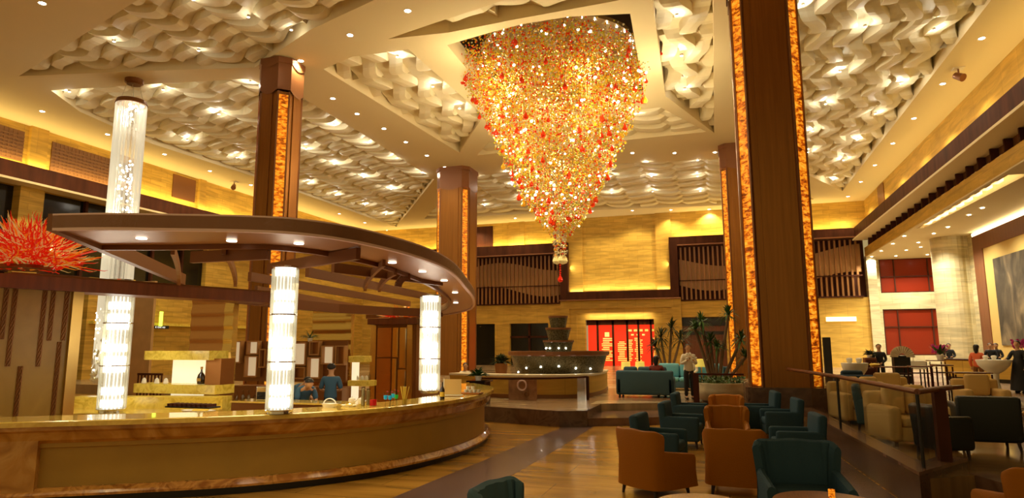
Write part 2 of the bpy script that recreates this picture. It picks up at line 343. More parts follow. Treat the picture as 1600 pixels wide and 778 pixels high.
struct(MB().prism([(1.96, 20.0), (1.96, 15.8), (2.3, 9.35), (2.95, 9.8), (3.4, 8.2), (24, 3.0), (24, 20.0)], 0, UP).build('floor', 'floor_right'))
struct(MB().prism([(1.96, 20.01), (24, 20.01), (24, 56), (1.96, 56)], 0, UP).build('floor', 'floor_up'))
# dark fascia of the fountain terrace and its two steps
struct(MB().sweep([(-7.0, 16.98), (-3.9, 16.06), (-3.3, 16.33), (-3.3, 18.3)], [(0.0, 0.0), (-0.04, 0.0), (-0.04, UP + 0.006), (0.02, UP + 0.006)]).build('trim_1', 'dark_stone'))
struct(MB().prism([(-3.29, 16.4), (-1.9, 17.0), (-0.6, 18.0), (0.9, 18.9), (0.9, 20.19), (0.5, 20.19), (-0.8, 19.59), (-3.29, 18.25)], 0, UP / 2).build('floor', 'step_stone'))
struct(MB().sweep([(2.9, 9.9), (3.4, 8.2), (24, 3.0)], [(0.0, 0.0), (-0.03, 0.0), (-0.03, UP + 0.005), (0.25, UP + 0.005)]).build('trim_2', 'step_stone'))
struct(MB().prism([(2.55, 8.5), (3.2, 7.6), (24, 2.2), (24, 2.97), (3.4, 8.1), (2.93, 9.6)], 0, UP / 2).build('floor', 'step_stone'))
band = [PZ(890, 663, 0), PZ(824, 690, 0), PZ(755, 720, 0), PZ(700, 742, 0), PZ(560, 800, 0), PZ(760, 800, 0), PZ(797, 744, 0), PZ(845, 717, 0), PZ(900, 684, 0), PZ(943, 657, 0)]
struct(MB().prism([(p.x, p.y) for p in band], 0.0, 0.004).build('trim_3', 'floor_band'))
struct(MB().prism([(0.95, 17.2), (1.69, 17.5), (1.84, 14.07), (2.12, 9.2), (2.9, 8.0), (3.3, 6.5), (2.2, 6.5), (1.35, 9.0)], 0.0, 0.004).build('trim_20', 'floor_band'))
# ---------------------------------------------------------------- ceiling with its openings
H_INL = [(-13.44, 19.5), (-11.87, 18.9), (-9.75, 19.0), (-9.55, 25.9), (-12.7, 30.8)]
H_OPEN = [(-8.36, 19.1), (-6.69, 18.72), (-5.55, 18.5), (-4.01, 18.5), (-2.21, 18.9), (-2.6, 26.9), (-8.7, 26.9)]
H_INR = [(-1.35, 14.0), (-1.73, 26.07), (0.1, 31.6), (0.28, 13.0)]
H_INB = [(-9.1, 27.5), (-2.05, 27.3), (-0.25, 31.3), (-12.0, 31.5)]
H_INF = [(-10.05, 18.1), (-7.63, 17.45), (-5.6, 16.95), (-3.6, 15.9), (-2.0, 15.2), (-2.3, 18.0), (-5.78, 18.15), (-7.97, 18.3)]
H_FL = [(-24.6, 16.5), (-20.1, 17.5), (-15.73, 18.6), (-12.09, 16.75), (-9.32, 15.8), (-7.0, 15.0), (-7.5, 10.5), (-11.0, 12.0), (-15.8, 13.63)]
H_L = [(-24.8, 17.9), (-21.2, 18.5), (-16.7, 19.33), (-15.85, 21.8), (-15.9, 26.0), (-16.3, 35.5), (-26.1, 49.3), (-26.2, 31.3), (-26.7, 24.5), (-25.9, 20.0)]
H_B = [(-14.4, 35.5), (-7.0, 35.2), (0.6, 36.4), (6.6, 48.9), (0.1, 48.9), (-10.0, 47.6), (-22.3, 46.8)]
H_R = [(8.0, 9.0), (8.05, 46.8), (2.75, 36.5), (2.55, 9.0)]
holes = [H_INL, H_OPEN, H_INR, H_INB, H_INF, H_FL, H_L, H_B, H_R]
ctr = (-5.4, 22.8)
struct(MB().prism([(-30.3, 3), (10.3, 3), (10.3, 50.9), (-30.3, 50.9)], CEIL, CEIL + 0.7, holes=holes).build('ceiling', 'plaster'))
def wave_panel(poly, along, pitch, period, amp=0.17, lat=0.24, z0=CEIL + 0.14, ph0=0.0):
    """woven relief: wavy strips side by side, each rising where its neighbour dips"""
    b = MB(); xs = [p[0] for p in poly]; ys = [p[1] for p in poly]
    u0, u1, v0, v1 = (min(xs), max(xs), min(ys), max(ys)) if along == 'x' else (min(ys), max(ys), min(xs), max(xs))
    n = int((v1 - v0) / pitch) + 2; step = period / 18
    for i in range(-1, n):
        ph = ph0 + (PI if i % 2 else 0); seg = []
        m = int((u1 - u0) / step) + 2
        for k in range(m):
            u = u0 + k * step; q = 2 * PI * u / period
            vc = v0 + i * pitch + lat * math.sin(q); z = z0 + amp * (1 + math.tanh(2.4 * math.sin(q + 0.8 + ph)) * 1.02)
            ctrp = (u, vc + pitch / 2) if along == 'x' else (vc + pitch / 2, u)
            if inside(ctrp, poly): seg.append((u, vc, z))
            else:
                if len(seg) > 1: _strip(b, seg, pitch * 0.985, along)
                seg = []
        if len(seg) > 1: _strip(b, seg, pitch * 0.985, along)
    return b
def _strip(b, seg, w, along):
    vs = []; top = CEIL + 0.69
    for u, v, z in seg:
        for dv, zz in ((0, top), (0, z), (w * 0.5, z - 0.02), (w, z), (w, top)):
            vs.append((u, v + dv, zz) if along == 'x' else (v + dv, u, zz))
    k = len(seg); fs = [(i * 5 + j, i * 5 + j + 1, (i + 1) * 5 + j + 1, (i + 1) * 5 + j) for i in range(k - 1) for j in range(4)]
    fs += [(0, 1, 2, 3, 4), tuple((k - 1) * 5 + j for j in (4, 3, 2, 1, 0))]
    b.add(vs, fs)
for poly, al, pt, pe, am, la in [(H_INL, 'y', 0.55, 2.4, 0.16, 0.22), (H_INR, 'y', 0.55, 2.4, 0.16, 0.24), (H_INB, 'x', 0.6, 3.2, 0.15, 0.2), (H_INF, 'x', 0.55, 3.0, 0.15, 0.2),
                                 (H_FL, 'x', 0.42, 2.4, 0.15, 0.24), (H_L, 'x', 0.52, 2.9, 0.15, 0.26), (H_B, 'x', 0.70, 3.6, 0.15, 0.26), (H_R, 'y', 0.46, 2.7, 0.15, 0.26)]:
    b = wave_panel(poly, al, pt, pe, am, la)
    b.prism(poly, CEIL + 0.69, CEIL + 0.75)
    struct(b.build('ceiling', 'relief'))
# chandelier well: dark void with a pale round plate
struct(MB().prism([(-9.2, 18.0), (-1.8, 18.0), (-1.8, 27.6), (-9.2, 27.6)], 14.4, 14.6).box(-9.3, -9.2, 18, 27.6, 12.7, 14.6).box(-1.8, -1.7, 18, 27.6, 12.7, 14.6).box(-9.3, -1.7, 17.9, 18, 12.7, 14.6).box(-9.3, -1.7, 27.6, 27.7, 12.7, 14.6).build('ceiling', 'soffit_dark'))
# ---------------------------------------------------------------- left wall
XL = -29.8
b = MB()
b.box(XL - 0.3, XL, 3, 50.9, 9.15, CEIL)                                  # upper wall behind the ledge
b.box(XL - 0.3, XL, 24.4, 50.9, 0, 5.4); b.box(XL - 0.3, XL, 32.0, 50.9, 5.4, 9.15)
b.box(XL - 0.3, XL + 0.15, 20.5, 21.6, 0, 9.15); b.box(XL - 0.3, XL, 3, 14, 0, 9.15)
struct(b.build('wall_left', 'wall_stone_y'))
struct(MB().box(XL - 0.02, XL + 0.55, 3, 50, 9.25, 10.05).build('trim_4', 'walnut'))
struct(MB().box(XL - 0.02, XL + 0.9, 3, 50, 9.15, 9.25).build('trim_5', 'plaster'))
struct(MB().box(XL - 0.5, XL - 0.3, 14, 32.0, 0, 9.2).build('window_1', 'night'))
b = MB()
for y in (23.9, 26.0, 28.1, 30.2): b.box(XL - 0.28, XL - 0.12, y, y + 0.14, 5.4, 9.15)
b.box(XL - 0.28, XL - 0.1, 14, 32, 5.25, 5.4)
struct(b.build('window_2', 'walnut'))
struct(MB().box(XL - 0.01, XL + 0.35, 24.5, 36, 3.1, 3.25).build('trim_6', 'onyx_lit'))
# pilasters and woven grilles on the left wall above the ledge
for y0, y1 in ((20.7, 21.5), (30.9, 31.4)): struct(MB().box(XL, XL + 0.18, y0, y1, 10.05, CEIL).build('trim_7', 'wall_plain_y'))
def grille(y0, y1, z0, z1, name, label):
    t = thing(name, label, 'vent', (XL, (y0 + y1) / 2, z0), 'woven vent grilles on the left wall')
    b = MB().box(XL, XL + 0.03, y0, y1, z0, z1); b.build('backing', 'grille', t)
    b = MB(); n = int((y1 - y0) / 0.2)
    for k in range(n): b.box(XL + 0.03, XL + 0.045, y0 + k * 0.2, y0 + k * 0.2 + 0.07, z0, z1)
    for k in range(int((z1 - z0) / 0.16)): b.box(XL + 0.04, XL + 0.055, y0, y1, z0 + k * 0.16, z0 + k * 0.16 + 0.06)
    b.build('lattice', 'grille', t)
grille(17.6, 20.5, 10.25, 11.65, 'wall_grille', 'woven brown vent grille above the left ledge, cut by the photo edge')
grille(21.8, 26.3, 10.2, 11.6, 'wall_grille', 'long woven brown vent grille behind the hanging crystal strings')
b = MB().box(XL, XL + 0.05, 29.0, 30.7, 10.5, 11.85)
tag(b.build('wall_panel', 'bronze_dark'), 'plain dark brown square panel high on the left wall right of the crystal strings', 'panel')
# ---------------------------------------------------------------- back wall
YB = 50.5
b = MB()
b.box(-30.1, -11.3, YB, YB + 0.3, 9.95, CEIL); b.box(-11.3, -3.4, YB, YB + 0.3, 5.4, CEIL); b.box(-3.4, 10.1, YB, YB + 0.3, 9.95, CEIL)
b.box(-30.1, -19.6, YB, YB + 0.3, 0, 9.95)
struct(b.build('wall_back', 'wall_stone'))
b = MB()
b.box(-19.6, -11.3, YB, YB + 0.3, 3.7, 5.3); b.box(-17.55, -16.3, YB - 0.1, YB + 0.3, 0.38, 3.7); b.box(-13.1, -11.3, YB, YB + 0.3, 0.38, 3.7)
b.box(-3.4, 9.8, YB, YB + 0.3, 4.0, 5.2); b.box(0.3, 9.8, YB, YB + 0.3, 0.38, 4.0)
struct(b.build('wall_back', 'wall_plain'))
b = MB()
b.box(-16.35, -15.0, YB - 0.12, YB, 10.05, CEIL); b.box(-11.3, -10.2, YB - 0.2, YB, 6.1, CEIL); b.box(-4.5, -3.35, YB - 0.2, YB, 6.1, CEIL)
struct(b.build('trim_8', 'wall_plain'))
# dark walnut band: left run, dip around the stone panel, right run
b = MB()
b.box(-29.2, -11.95, YB - 0.6, YB - 0.1, 9.2, 10.0); b.box(-11.95, -11.3, YB - 0.6, YB - 0.1, 6.05, 10.0); b.box(-11.95, -2.9, YB - 0.6, YB - 0.1, 5.45, 6.05)
b.box(-3.5, -2.9, YB - 0.6, YB - 0.1, 6.05, 10.0); b.box(-2.9, 9.4, YB - 0.6, YB - 0.1, 9.4, 10.0)
struct(b.build('trim_9', 'walnut'))
struct(MB().box(-29, -11.9, YB - 0.7, YB - 0.1, 9.14, 9.22).box(-2.9, 9.4, YB - 0.7, YB - 0.1, 9.32, 9.40).box(-12.0, -2.8, YB - 0.7, YB - 0.1, 5.38, 5.46).build('trim_10', 'pillar_cap'))
struct(MB().box(-20, -11.9, YB + 0.5, YB + 0.7, 3.6, 9.6).box(-3.4, 9.8, YB + 0.5, YB + 0.7, 3.6, 9.6).build('wall_back', 'walnut'))
tag(MB().box(-19.5, -17.75, YB - 0.05, YB, 10.1, 11.8).build('wall_panel', 'walnut'), 'dark square opening high on the back wall beside the second pillar', 'panel')
def slat_screen(x0, x1, z0, z1, w0, w1, ph, label, skip=()):
    t = thing('slat_screen', label, 'screen', ((x0 + x1) / 2, YB, z0), 'slatted balcony screens')
    MB().box(x0, x1, YB + 0.25, YB + 0.45, z0, z1).build('backing', 'walnut', t)
    up = lambda x: z0 + (z1 - z0) * (w1 + 0.10 * math.sin((x - x0) * 0.62 + ph)); lo = lambda x: z0 + (z1 - z0) * (w0 + 0.12 * math.sin((x - x0) * 0.62 + ph + 0.6))
    n = 40; pts = [(x0 + (x1 - x0) * i / n) for i in range(n + 1)]
    vs = [(x, y, f(x)) for x in pts for y in (YB + 0.05, YB + 0.2) for f in (lo, up)]
    fs = []
    for i in range(n):
        a = i * 4; c = a + 4; fs += [(a, c, c + 1, a + 1), (a + 2, a + 3, c + 3, c + 2), (a + 1, c + 1, c + 3, a + 3), (a, a + 2, c + 2, c)]
    fs += [(0, 1, 3, 2), (n * 4, n * 4 + 2, n * 4 + 3, n * 4 + 1)]
    MB().add(vs, fs).build('wavy_panel', 'slat_lit', t)
    b = MB(); k = int((x1 - x0) / 0.34)
    for i in range(k):
        x = x0 + 0.1 + i * (x1 - x0 - 0.1) / k; b.box(x, x + 0.13, YB - 0.1, YB + 0.03, z0 + 0.1, z1 - 0.05)
    b.build('slats', 'slat', t)
    for ya_, yb_, za_, zb_ in ((0.14, 0.02, z0, z0 + 0.10), (0.14, 0.02, z1 - 0.05, z1), (0.15, 0.11, z0 + (z1 - z0) * 0.36, z0 + (z1 - z0) * 0.36 + 0.08)): MB().box(x0, x1, YB - ya_, YB - yb_, za_, zb_).build('rail', 'walnut', t)
slat_screen(-19.5, -12.0, 5.2, 9.15, 0.28, 0.78, 0.2, 'dark slatted balcony screen with wavy pale panel left of the stone wall')
slat_screen(-2.85, 0.9, 5.2, 9.3, 0.30, 0.72, 2.6, 'slatted balcony screen right of the stone wall, behind the palm')
slat_screen(3.0, 9.5, 5.2, 9.3, 0.32, 0.82, 3.6, 'tall slatted balcony screen right of the big amber pillar')
struct(MB().box(-12.0, -2.8, YB - 0.35, YB, 4.75, 5.38).box(-12.0, -11.3, YB - 0.35, YB, 0.38, 4.75).box(-3.5, -2.8, YB - 0.35, YB, 0.38, 4.75).build('trim_11', 'wall_plain'))
struct(MB().box(-11.3, -3.5, YB - 0.2, YB + 0.3, 4.4, 4.75).box(-11.3, -10.75, YB - 0.2, YB + 0.3, 0.38, 4.4).box(-4.2, -3.5, YB - 0.2, YB + 0.3, 0.38, 4.4).build('trim_12', 'wall_plain'))
struct(MB().box(-10.75, -4.2, YB - 0.05, YB + 0.3, 3.9, 4.4).box(-10.75, -10.1, YB - 0.05, YB + 0.3, 0.38, 3.9).box(-4.85, -4.2, YB - 0.05, YB + 0.3, 0.38, 3.9).build('trim_13', 'wall_plain'))
struct(MB().box(-19.45, -17.55, YB + 0.3, YB + 0.4, 0.38, 3.7).box(-16.3, -13.1, YB + 0.3, YB + 0.4, 0.38, 3.7).build('door_1', 'night'))
struct(MB().box(-16.3, -13.1, YB + 0.15, YB + 0.29, 2.55, 2.7).box(-14.8, -14.65, YB + 0.15, YB + 0.29, 0.38, 3.7).build('door_2', 'walnut'))
struct(MB().box(-3.3, 0.3, YB + 0.3, YB + 0.4, 0.38, 4.0).build('door_3', 'walnut_red'))
struct(MB().box(-3.3, 0.3, YB + 0.2, YB + 0.29, 3.35, 3.95).box(-3.3, 0.3, YB + 0.2, YB + 0.29, 2.7, 2.95).build('trim_14', 'black'))
# lit red portal
t = thing('portal_screen', 'glowing red entrance screen with gold lattice bars behind dark mullions', 'screen', (-7.5, YB + 0.4, UP))
MB().box(-10.1, -4.85, YB + 1.0, YB + 1.1, UP, 3.95).build('red_backdrop', 'red_lit', t)
b = MB(); random.seed(3)
for cx0, cx1, hh in ((-9.0, -8.15, 0.62), (-7.75, -7.0, 0.52), (-6.45, -5.85, 0.6), (-7.05, -6.6, 0.58), (-5.05, -4.92, 0.6)):
    n = 17; b = MB()
    for k in range(n):
        z = 0.75 + k * 0.14
        if z < UP + 3.5 * hh: b.box(cx0 + random.choice((0, 0, .1)), cx1 - random.choice((0, 0, .15, .3)) * (cx1 - cx0), YB + 0.8, YB + 0.85, z, z + 0.075)
    b.build('gold_lattice', 'gold_lit', t)
b = MB()
for k in range(5): b.box(-6.9 + k * 0.42, -6.65 + k * 0.42, YB + 0.8, YB + 0.85, 3.0, 3.16)
for k in range(3): b.box(-6.7 + k * 0.42, -6.5 + k * 0.42, YB + 0.8, YB + 0.85, 2.68, 2.80)
b.box(-8.75, -8.4, YB + 0.8, YB + 0.85, 2.6, 2.95)
b.build('gold_lattice', 'gold_lit', t)
for x in (-9.25, -8.05, -6.95, -6.1, -5.15): MB().box(x - 0.06, x + 0.09, YB + 0.35, YB + 0.5, UP, 3.9).build('mullion', 'walnut', t)
MB().box(-10.1, -4.85, YB + 0.35, YB + 0.5, 3.5, 3.9).build('transom', 'walnut', t)
# ---------------------------------------------------------------- right side: ledge, louvre, wing
struct(MB().box(10.0, 10.3, 3, 50.8, 10.05, CEIL).build('wall_right', 'wall_plain_y'))
struct(MB().box(9.1, 10.0, 3, 49.9, 9.2, 10.0).build('trim_15', 'walnut'))
struct(MB().box(8.95, 10.1, 3, 49.9, 9.10, 9.2).build('trim_16', 'plaster'))
struct(MB().box(9.75, 10.1, 3, 50.4, 8.0, 8.62).build('trim_17', 'wall_plain_y'))
t = thing('louvre_strip', 'long dark louvre strip with upright fins under the right ledge', 'louvre', (9.9, 25, 8.62))
MB().box(10.0, 10.08, 3, 50.4, 8.62, 9.1).build('backing', 'bronze_dark', t)
b = MB(); y = 20.0
while y < 50: MB().box(9.72, 9.99, y, y + 0.09, 8.63, 9.09).box(9.78, 9.99, y + 0.09, y + 0.4, 8.63, 8.67).build('fin', 'walnut', t); y += 1.25
tag(MB().box(9.95, 10.0, 44.6, 46.2, 10.3, 11.9).build('wall_panel', 'bronze_dark'), 'small brown square panel high on the right wall', 'panel')
struct(MB().prism([(9.76, 3), (24, 3), (24, 54), (9.76, 54)], 7.95, 8.05, holes=[[(10.3, 38.4), (9.95, 38.4), (9.95, 27.0), (10.65, 27.0)]]).build('ceiling', 'plaster'))
struct(MB().box(9.85, 10.8, 26.8, 38.6, 8.6, 8.7).box(9.85, 9.93, 26.8, 38.6, 8.06, 8.6).box(10.7, 10.8, 26.8, 38.6, 8.06, 8.6).box(9.93, 10.7, 26.8, 26.95, 8.06, 8.6).box(9.93, 10.7, 38.45, 38.6, 8.06, 8.6).build('ceiling', 'plaster'))
t = thing('coffer_light', 'row of bright square lights in the slot of the lower right ceiling', 'ceiling light', (10.1, 33, 8.0))
MB().box(10.0, 10.25, 27.2, 38.2, 8.4, 8.45).build('light_strip', 'cove', t)
for k in range(9): y = 28.2 + k * 1.12; MB().box(9.98, 10.3 + k * 0.02, y, y + 0.5, 8.0, 8.38).build('diffuser', 'lit_yellow', t)
YW = 52.0
b = MB()
b.box(9.8, 10.9, YW, YW + 0.3, 0.38, 8.0); b.box(14.9, 17, YW, YW + 0.3, 0.38, 8.0); b.box(10.9, 14.9, YW, YW + 0.3, 4.4, 5.55); b.box(10.9, 14.9, YW, YW + 0.3, 0.38, 1.2)
b.box(9.78, 10.35, 50.2, 52.0, 0.38, 8.0)
struct(b.build('wall_wing', 'wing_stone'))
for nm, z0, z1, fr in (('window_3', 5.55, 8.0, 0.45), ('window_4', 1.2, 4.4, 0.6)):
    w = MB().box(10.9, 14.9, YW + 0.15, YW + 0.2, z0, z1).build(nm, 'red_pane'); struct(w)
    b = MB()
    for x in (10.9, 11.8, 13.9, 14.82): b.box(x, x + 0.08, YW + 0.05, YW + 0.14, z0, z1)
    for z in (z0, z1 - 0.08, z0 + (z1 - z0) * fr): b.box(10.9, 14.9, YW + 0.04, YW + 0.13, z, z + 0.07)
    b.build('window_frame', 'walnut', w)
struct(MB().box(13.3, 13.6, 18, 41.8, 0.38, 8.0).box(13.3, 17, 41.8, 42.0, 0.38, 8.0).build('wall_wing', 'wing_stone_y'))
struct(MB().lathe([(0.85, 0.38), (0.85, 7.95)], (12.5, 42.6, 0), 24).box(11.9, 13.3, 42.0, 42.9, 0.38, 7.95).build('wall_wing', 'wing_stone'))
tag(MB().box(13.17, 13.28, 20, 40.9, 7.72, 7.88).build('light_strip', 'cove'), 'thin glowing light line along the top of the mural wall', 'light strip')
mu = thing('wall_mural', 'large framed grey mountain landscape painting on the right wing wall', 'painting', (13.2, 32, 0.9))
M['mural'] = ramp_noise('mural', [(0.34, (0.030, 0.022, 0.012)), (0.48, (0.075, 0.055, 0.030)), (0.60, (0.15, 0.11, 0.06)), (0.72, (0.30, 0.22, 0.11))], 1.0, 0.6, 15, 0.9, stretch=(1, 0.9, 0.55))
M['mural_mat'] = mat('mural_mat', (0.62, 0.42, 0.12), 0.6)
b = MB(); b.box(13.16, 13.3, 20, 40.9, 6.9, 7.7); b.box(13.16, 13.3, 39.6, 40.9, 0.38, 6.9); b.build('frame', 'walnut_red', mu)
MB().box(13.2, 13.28, 20, 39.6, 0.9, 6.9).build('mount', 'mural_mat', mu)
MB().box(13.16, 13.2, 20, 38.4, 1.9, 6.2).build('canvas', 'mural', mu)
struct(MB().box(16.9, 17.2, 42, 52.3, 0.38, 8.0).build('wall_wing', 'wing_stone_y'))
tag(MB().box(7.0, 8.9, 50.38, 50.5, 3.55, 3.85).build('linear_light', 'lit_yellow'), 'short bright linear light on the wall right of the big pillar', 'light')
struct(MB().box(9.8, 24, 3, 3.3, 0, 8).build('wall_front', 'wing_stone'))
struct(MB().box(23.8, 24, 3, 54, 0, 8).build('wall_wing', 'wing_stone_y'))
# ---------------------------------------------------------------- cove lighting on the ledges
UPR = (PI, 0, 0)
lamp('cove_lamp', 'AREA', (XL + 0.28, 32, 10.12), E_COVE * 32, WARMER, 0.3, UPR, size_y=35)
lamp('cove_lamp', 'AREA', (9.7, 30, 10.08), E_COVE * 16, WARMER, 0.3, UPR, size_y=38)
lamp('cove_lamp', 'AREA', (-20.5, YB - 0.25, 10.06), E_COVE * 15, WARMER, 17, UPR, size_y=0.2)
lamp('cove_lamp', 'AREA', (3.0, YB - 0.25, 10.06), E_COVE * 11, WARMER, 12, UPR, size_y=0.2)
lamp('cove_lamp', 'AREA', (-7.4, YB - 0.28, 6.12), E_COVE * 6, WARM, 7.6, UPR, size_y=0.2)
lamp('cove_lamp', 'AREA', (-11.2, YB - 0.28, 8.0), E_COVE * 3, WARM, 0.2, (0, -PI / 2, 0), size_y=3.8)
lamp('cove_lamp', 'AREA', (-3.6, YB - 0.28, 8.0), E_COVE * 3, WARM, 0.2, (0, PI / 2, 0), size_y=3.8)
lamp('portal_lamp', 'AREA', (-7.5, YB - 0.5, 4.3), 60, WARM, 5, (0.5, 0, 0), size_y=0.3)
# ---------------------------------------------------------------- soffit downlights
def spot_proto(label, group, r=0.085):
    t = thing('ceiling_spotlight', label, 'ceiling light', (0, 0, 0), group)
    MB().lathe([(r, 0.0), (r * 1.45, -0.012), (r * 1.5, 0.0)], n=16).build('trim_ring', 'spot_trim', t, local=True)
    MB().lathe([(0.001, -0.012), (r, -0.008), (r, 0.0)], n=16).build('lens', 'spot_lens', t, local=True)
    return t
ORD = ['first', 'second', 'third', 'fourth', 'fifth', 'sixth', 'seventh', 'eighth', 'ninth', 'tenth', 'eleventh', 'twelfth', 'thirteenth', 'fourteenth', 'fifteenth', 'sixteenth', 'seventeenth', 'eighteenth']
PZx = lambda p: p[0]
def spots(pts, label, group, z=CEIL, r=0.085, e=E_SPOT, cone=2.2, every=1, colr=WARM):
    p0 = None; order = sorted(range(len(pts)), key=lambda i: pts[i][0])
    for k, p in enumerate(pts):
        P = PZ(p[0], p[1], z) if len(p) == 2 else Vector(p)
        if p0 is None: p0 = spot_proto(label, group, r); o = p0; o.location = P
        else: o = copy_tree(p0, P)
        o['label'] = ORD[order.index(k)] + ' from the left: ' + label
        o['label'] = (ORD[order.index(k)] + ' from the left: ' + label) if len(pts) > 1 else label
        if k % every == 0: lamp('spot_lamp', 'SPOT', P - Vector((0, 0, 0.06)), e, colr, 0.08, spot=cone)
spots([(1534, 60), (1473, 131), (1428, 185), (1395, 224), (1367, 258), (1345, 284), (1325, 307)], 'round downlight in the soffit by the right wall', 'right soffit downlights')
spots([(66, 174), (168, 210), (257, 241), (328, 267), (392, 289), (530, 334), (570, 348), (605, 360)], 'round downlight in the soffit by the left wall', 'left soffit downlights')
spots([(740, 347), (805, 341), (925, 330), (988, 329), (1048, 328), (1108, 327)], 'round downlight in the soffit by the back wall', 'back soffit downlights')
spots([(988, 239), (1054, 239), (1117, 238), (735, 263), (1147, 228)], 'round downlight in the beam between the rear pillars', 'rear beam downlights')
spots([(520, 154), (558, 178), (600, 201), (634, 222), (667, 243), (695, 261)], 'round downlight in the beam between the left pillars', 'left beam downlights')
spots([(470, 95), (547, 55), (637, 17)], 'small round downlight in the near beam above the hall', 'near beam downlights')
spots([(-11.5, 7.5, 12.0), (-8.5, 6.5, 12.0), (-10.0, 3.9, 12.0), (-7.0, 3.6, 12.0)], 'unseen downlight added in the near ceiling to light the bar side', 'added near ceiling downlights', e=E_SPOT * 0.7, cone=1.25)  # out of view, added to brighten the canopy fascia and bar
spots([(66, 5)], 'lone round downlight at the top left corner of the ceiling', 'corner downlight')
spots([(1362, 401), (1377, 392), (1395, 381), (1413, 369), (1400, 400), (1416, 391), (1435, 379), (1459, 365), (1449, 398), (1439, 386), (1460, 374), (1481, 355), (1514, 336), (1535, 325)], 'tiny downlight in the lower ceiling of the right wing', 'right wing downlights', z=7.93, r=0.07, e=E_SPOT * 1.5, cone=2.3, colr=WHITE)
# ---------------------------------------------------------------- lights tucked into the wave relief
def rib_lights(pts, label, group, e=E_RIB):
    p0 = None
    for x, y in pts:
        P = PZ(x, y, CEIL - 0.02)
        if p0 is None:
            t = thing('relief_light', (ORD[sorted(q[0] + q[1] * 1e-3 for q in pts).index(x + y * 1e-3)] + ' from the left: ' + label) if len(pts) > 1 else label, 'ceiling light', P, group); p0 = t
            MB().lathe([(0.001, 0.06), (0.032, 0.06), (0.04, 0.09)], n=12).build('lens', 'spot_lens', t, local=True)
            MB().lathe([(0.04, 0.065), (0.052, 0.065), (0.052, 0.14)], n=12).build('trim_ring', 'spot_trim', t, local=True)
        else: t = copy_tree(p0, P)
        t['label'] = ORD[sorted(q[0] + q[1] * 1e-3 for q in pts).index(x + y * 1e-3)] + ' from the left: ' + label
        lamp('relief_lamp', 'POINT', P + Vector((0, 0, 0.0)), e, WHITE, 0.05)
rib_lights([(108, 146), (255, 143), (390, 131), (342, 181), (292, 221), (370, 248), (522, 198), (575, 225), (620, 249), (660, 271), (478, 235), (522, 258), (568, 278), (611, 297), (482, 288), (525, 306), (570, 321), (603, 336)], 'bright light in the wave relief left of the pillars', 'left relief lights', E_RIB * 1.5)
rib_lights([(178, 68), (302, 3), (310, 82), (388, 30), (455, 50)], 'bright light in the dim wave relief at top left', 'front left relief lights', E_RIB * 0.3)
rib_lights([(621, 92), (676, 138), (718, 172)], 'bright light in the narrow relief left of the chandelier', 'inner left relief lights')
rib_lights([(1058, 28), (1065, 90), (1070, 142)], 'bright light in the narrow relief right of the chandelier', 'inner right relief lights', E_RIB * 0.8)
rib_lights([(993, 180)], 'single bright light in the wave relief behind the chandelier', 'inner rear relief light')
rib_lights([(1460, 50), (1352, 45), (1255, 12), (1312, 115), (1408, 133), (1290, 165), (1368, 180), (1270, 207), (1340, 220), (1262, 240), (1318, 252), (1302, 282)], 'bright light in the wave relief right of the big pillar', 'right relief lights', E_RIB * 1.3)
rib_lights([(800, 290), (757, 322), (815, 313), (745, 275), (954, 277), (1018, 277), (1090, 277), (956, 303), (1020, 301), (1094, 300), (1090, 252), (1010, 253), (950, 255), (790, 268)], 'bright light in the wave relief by the back wall', 'back relief lights')
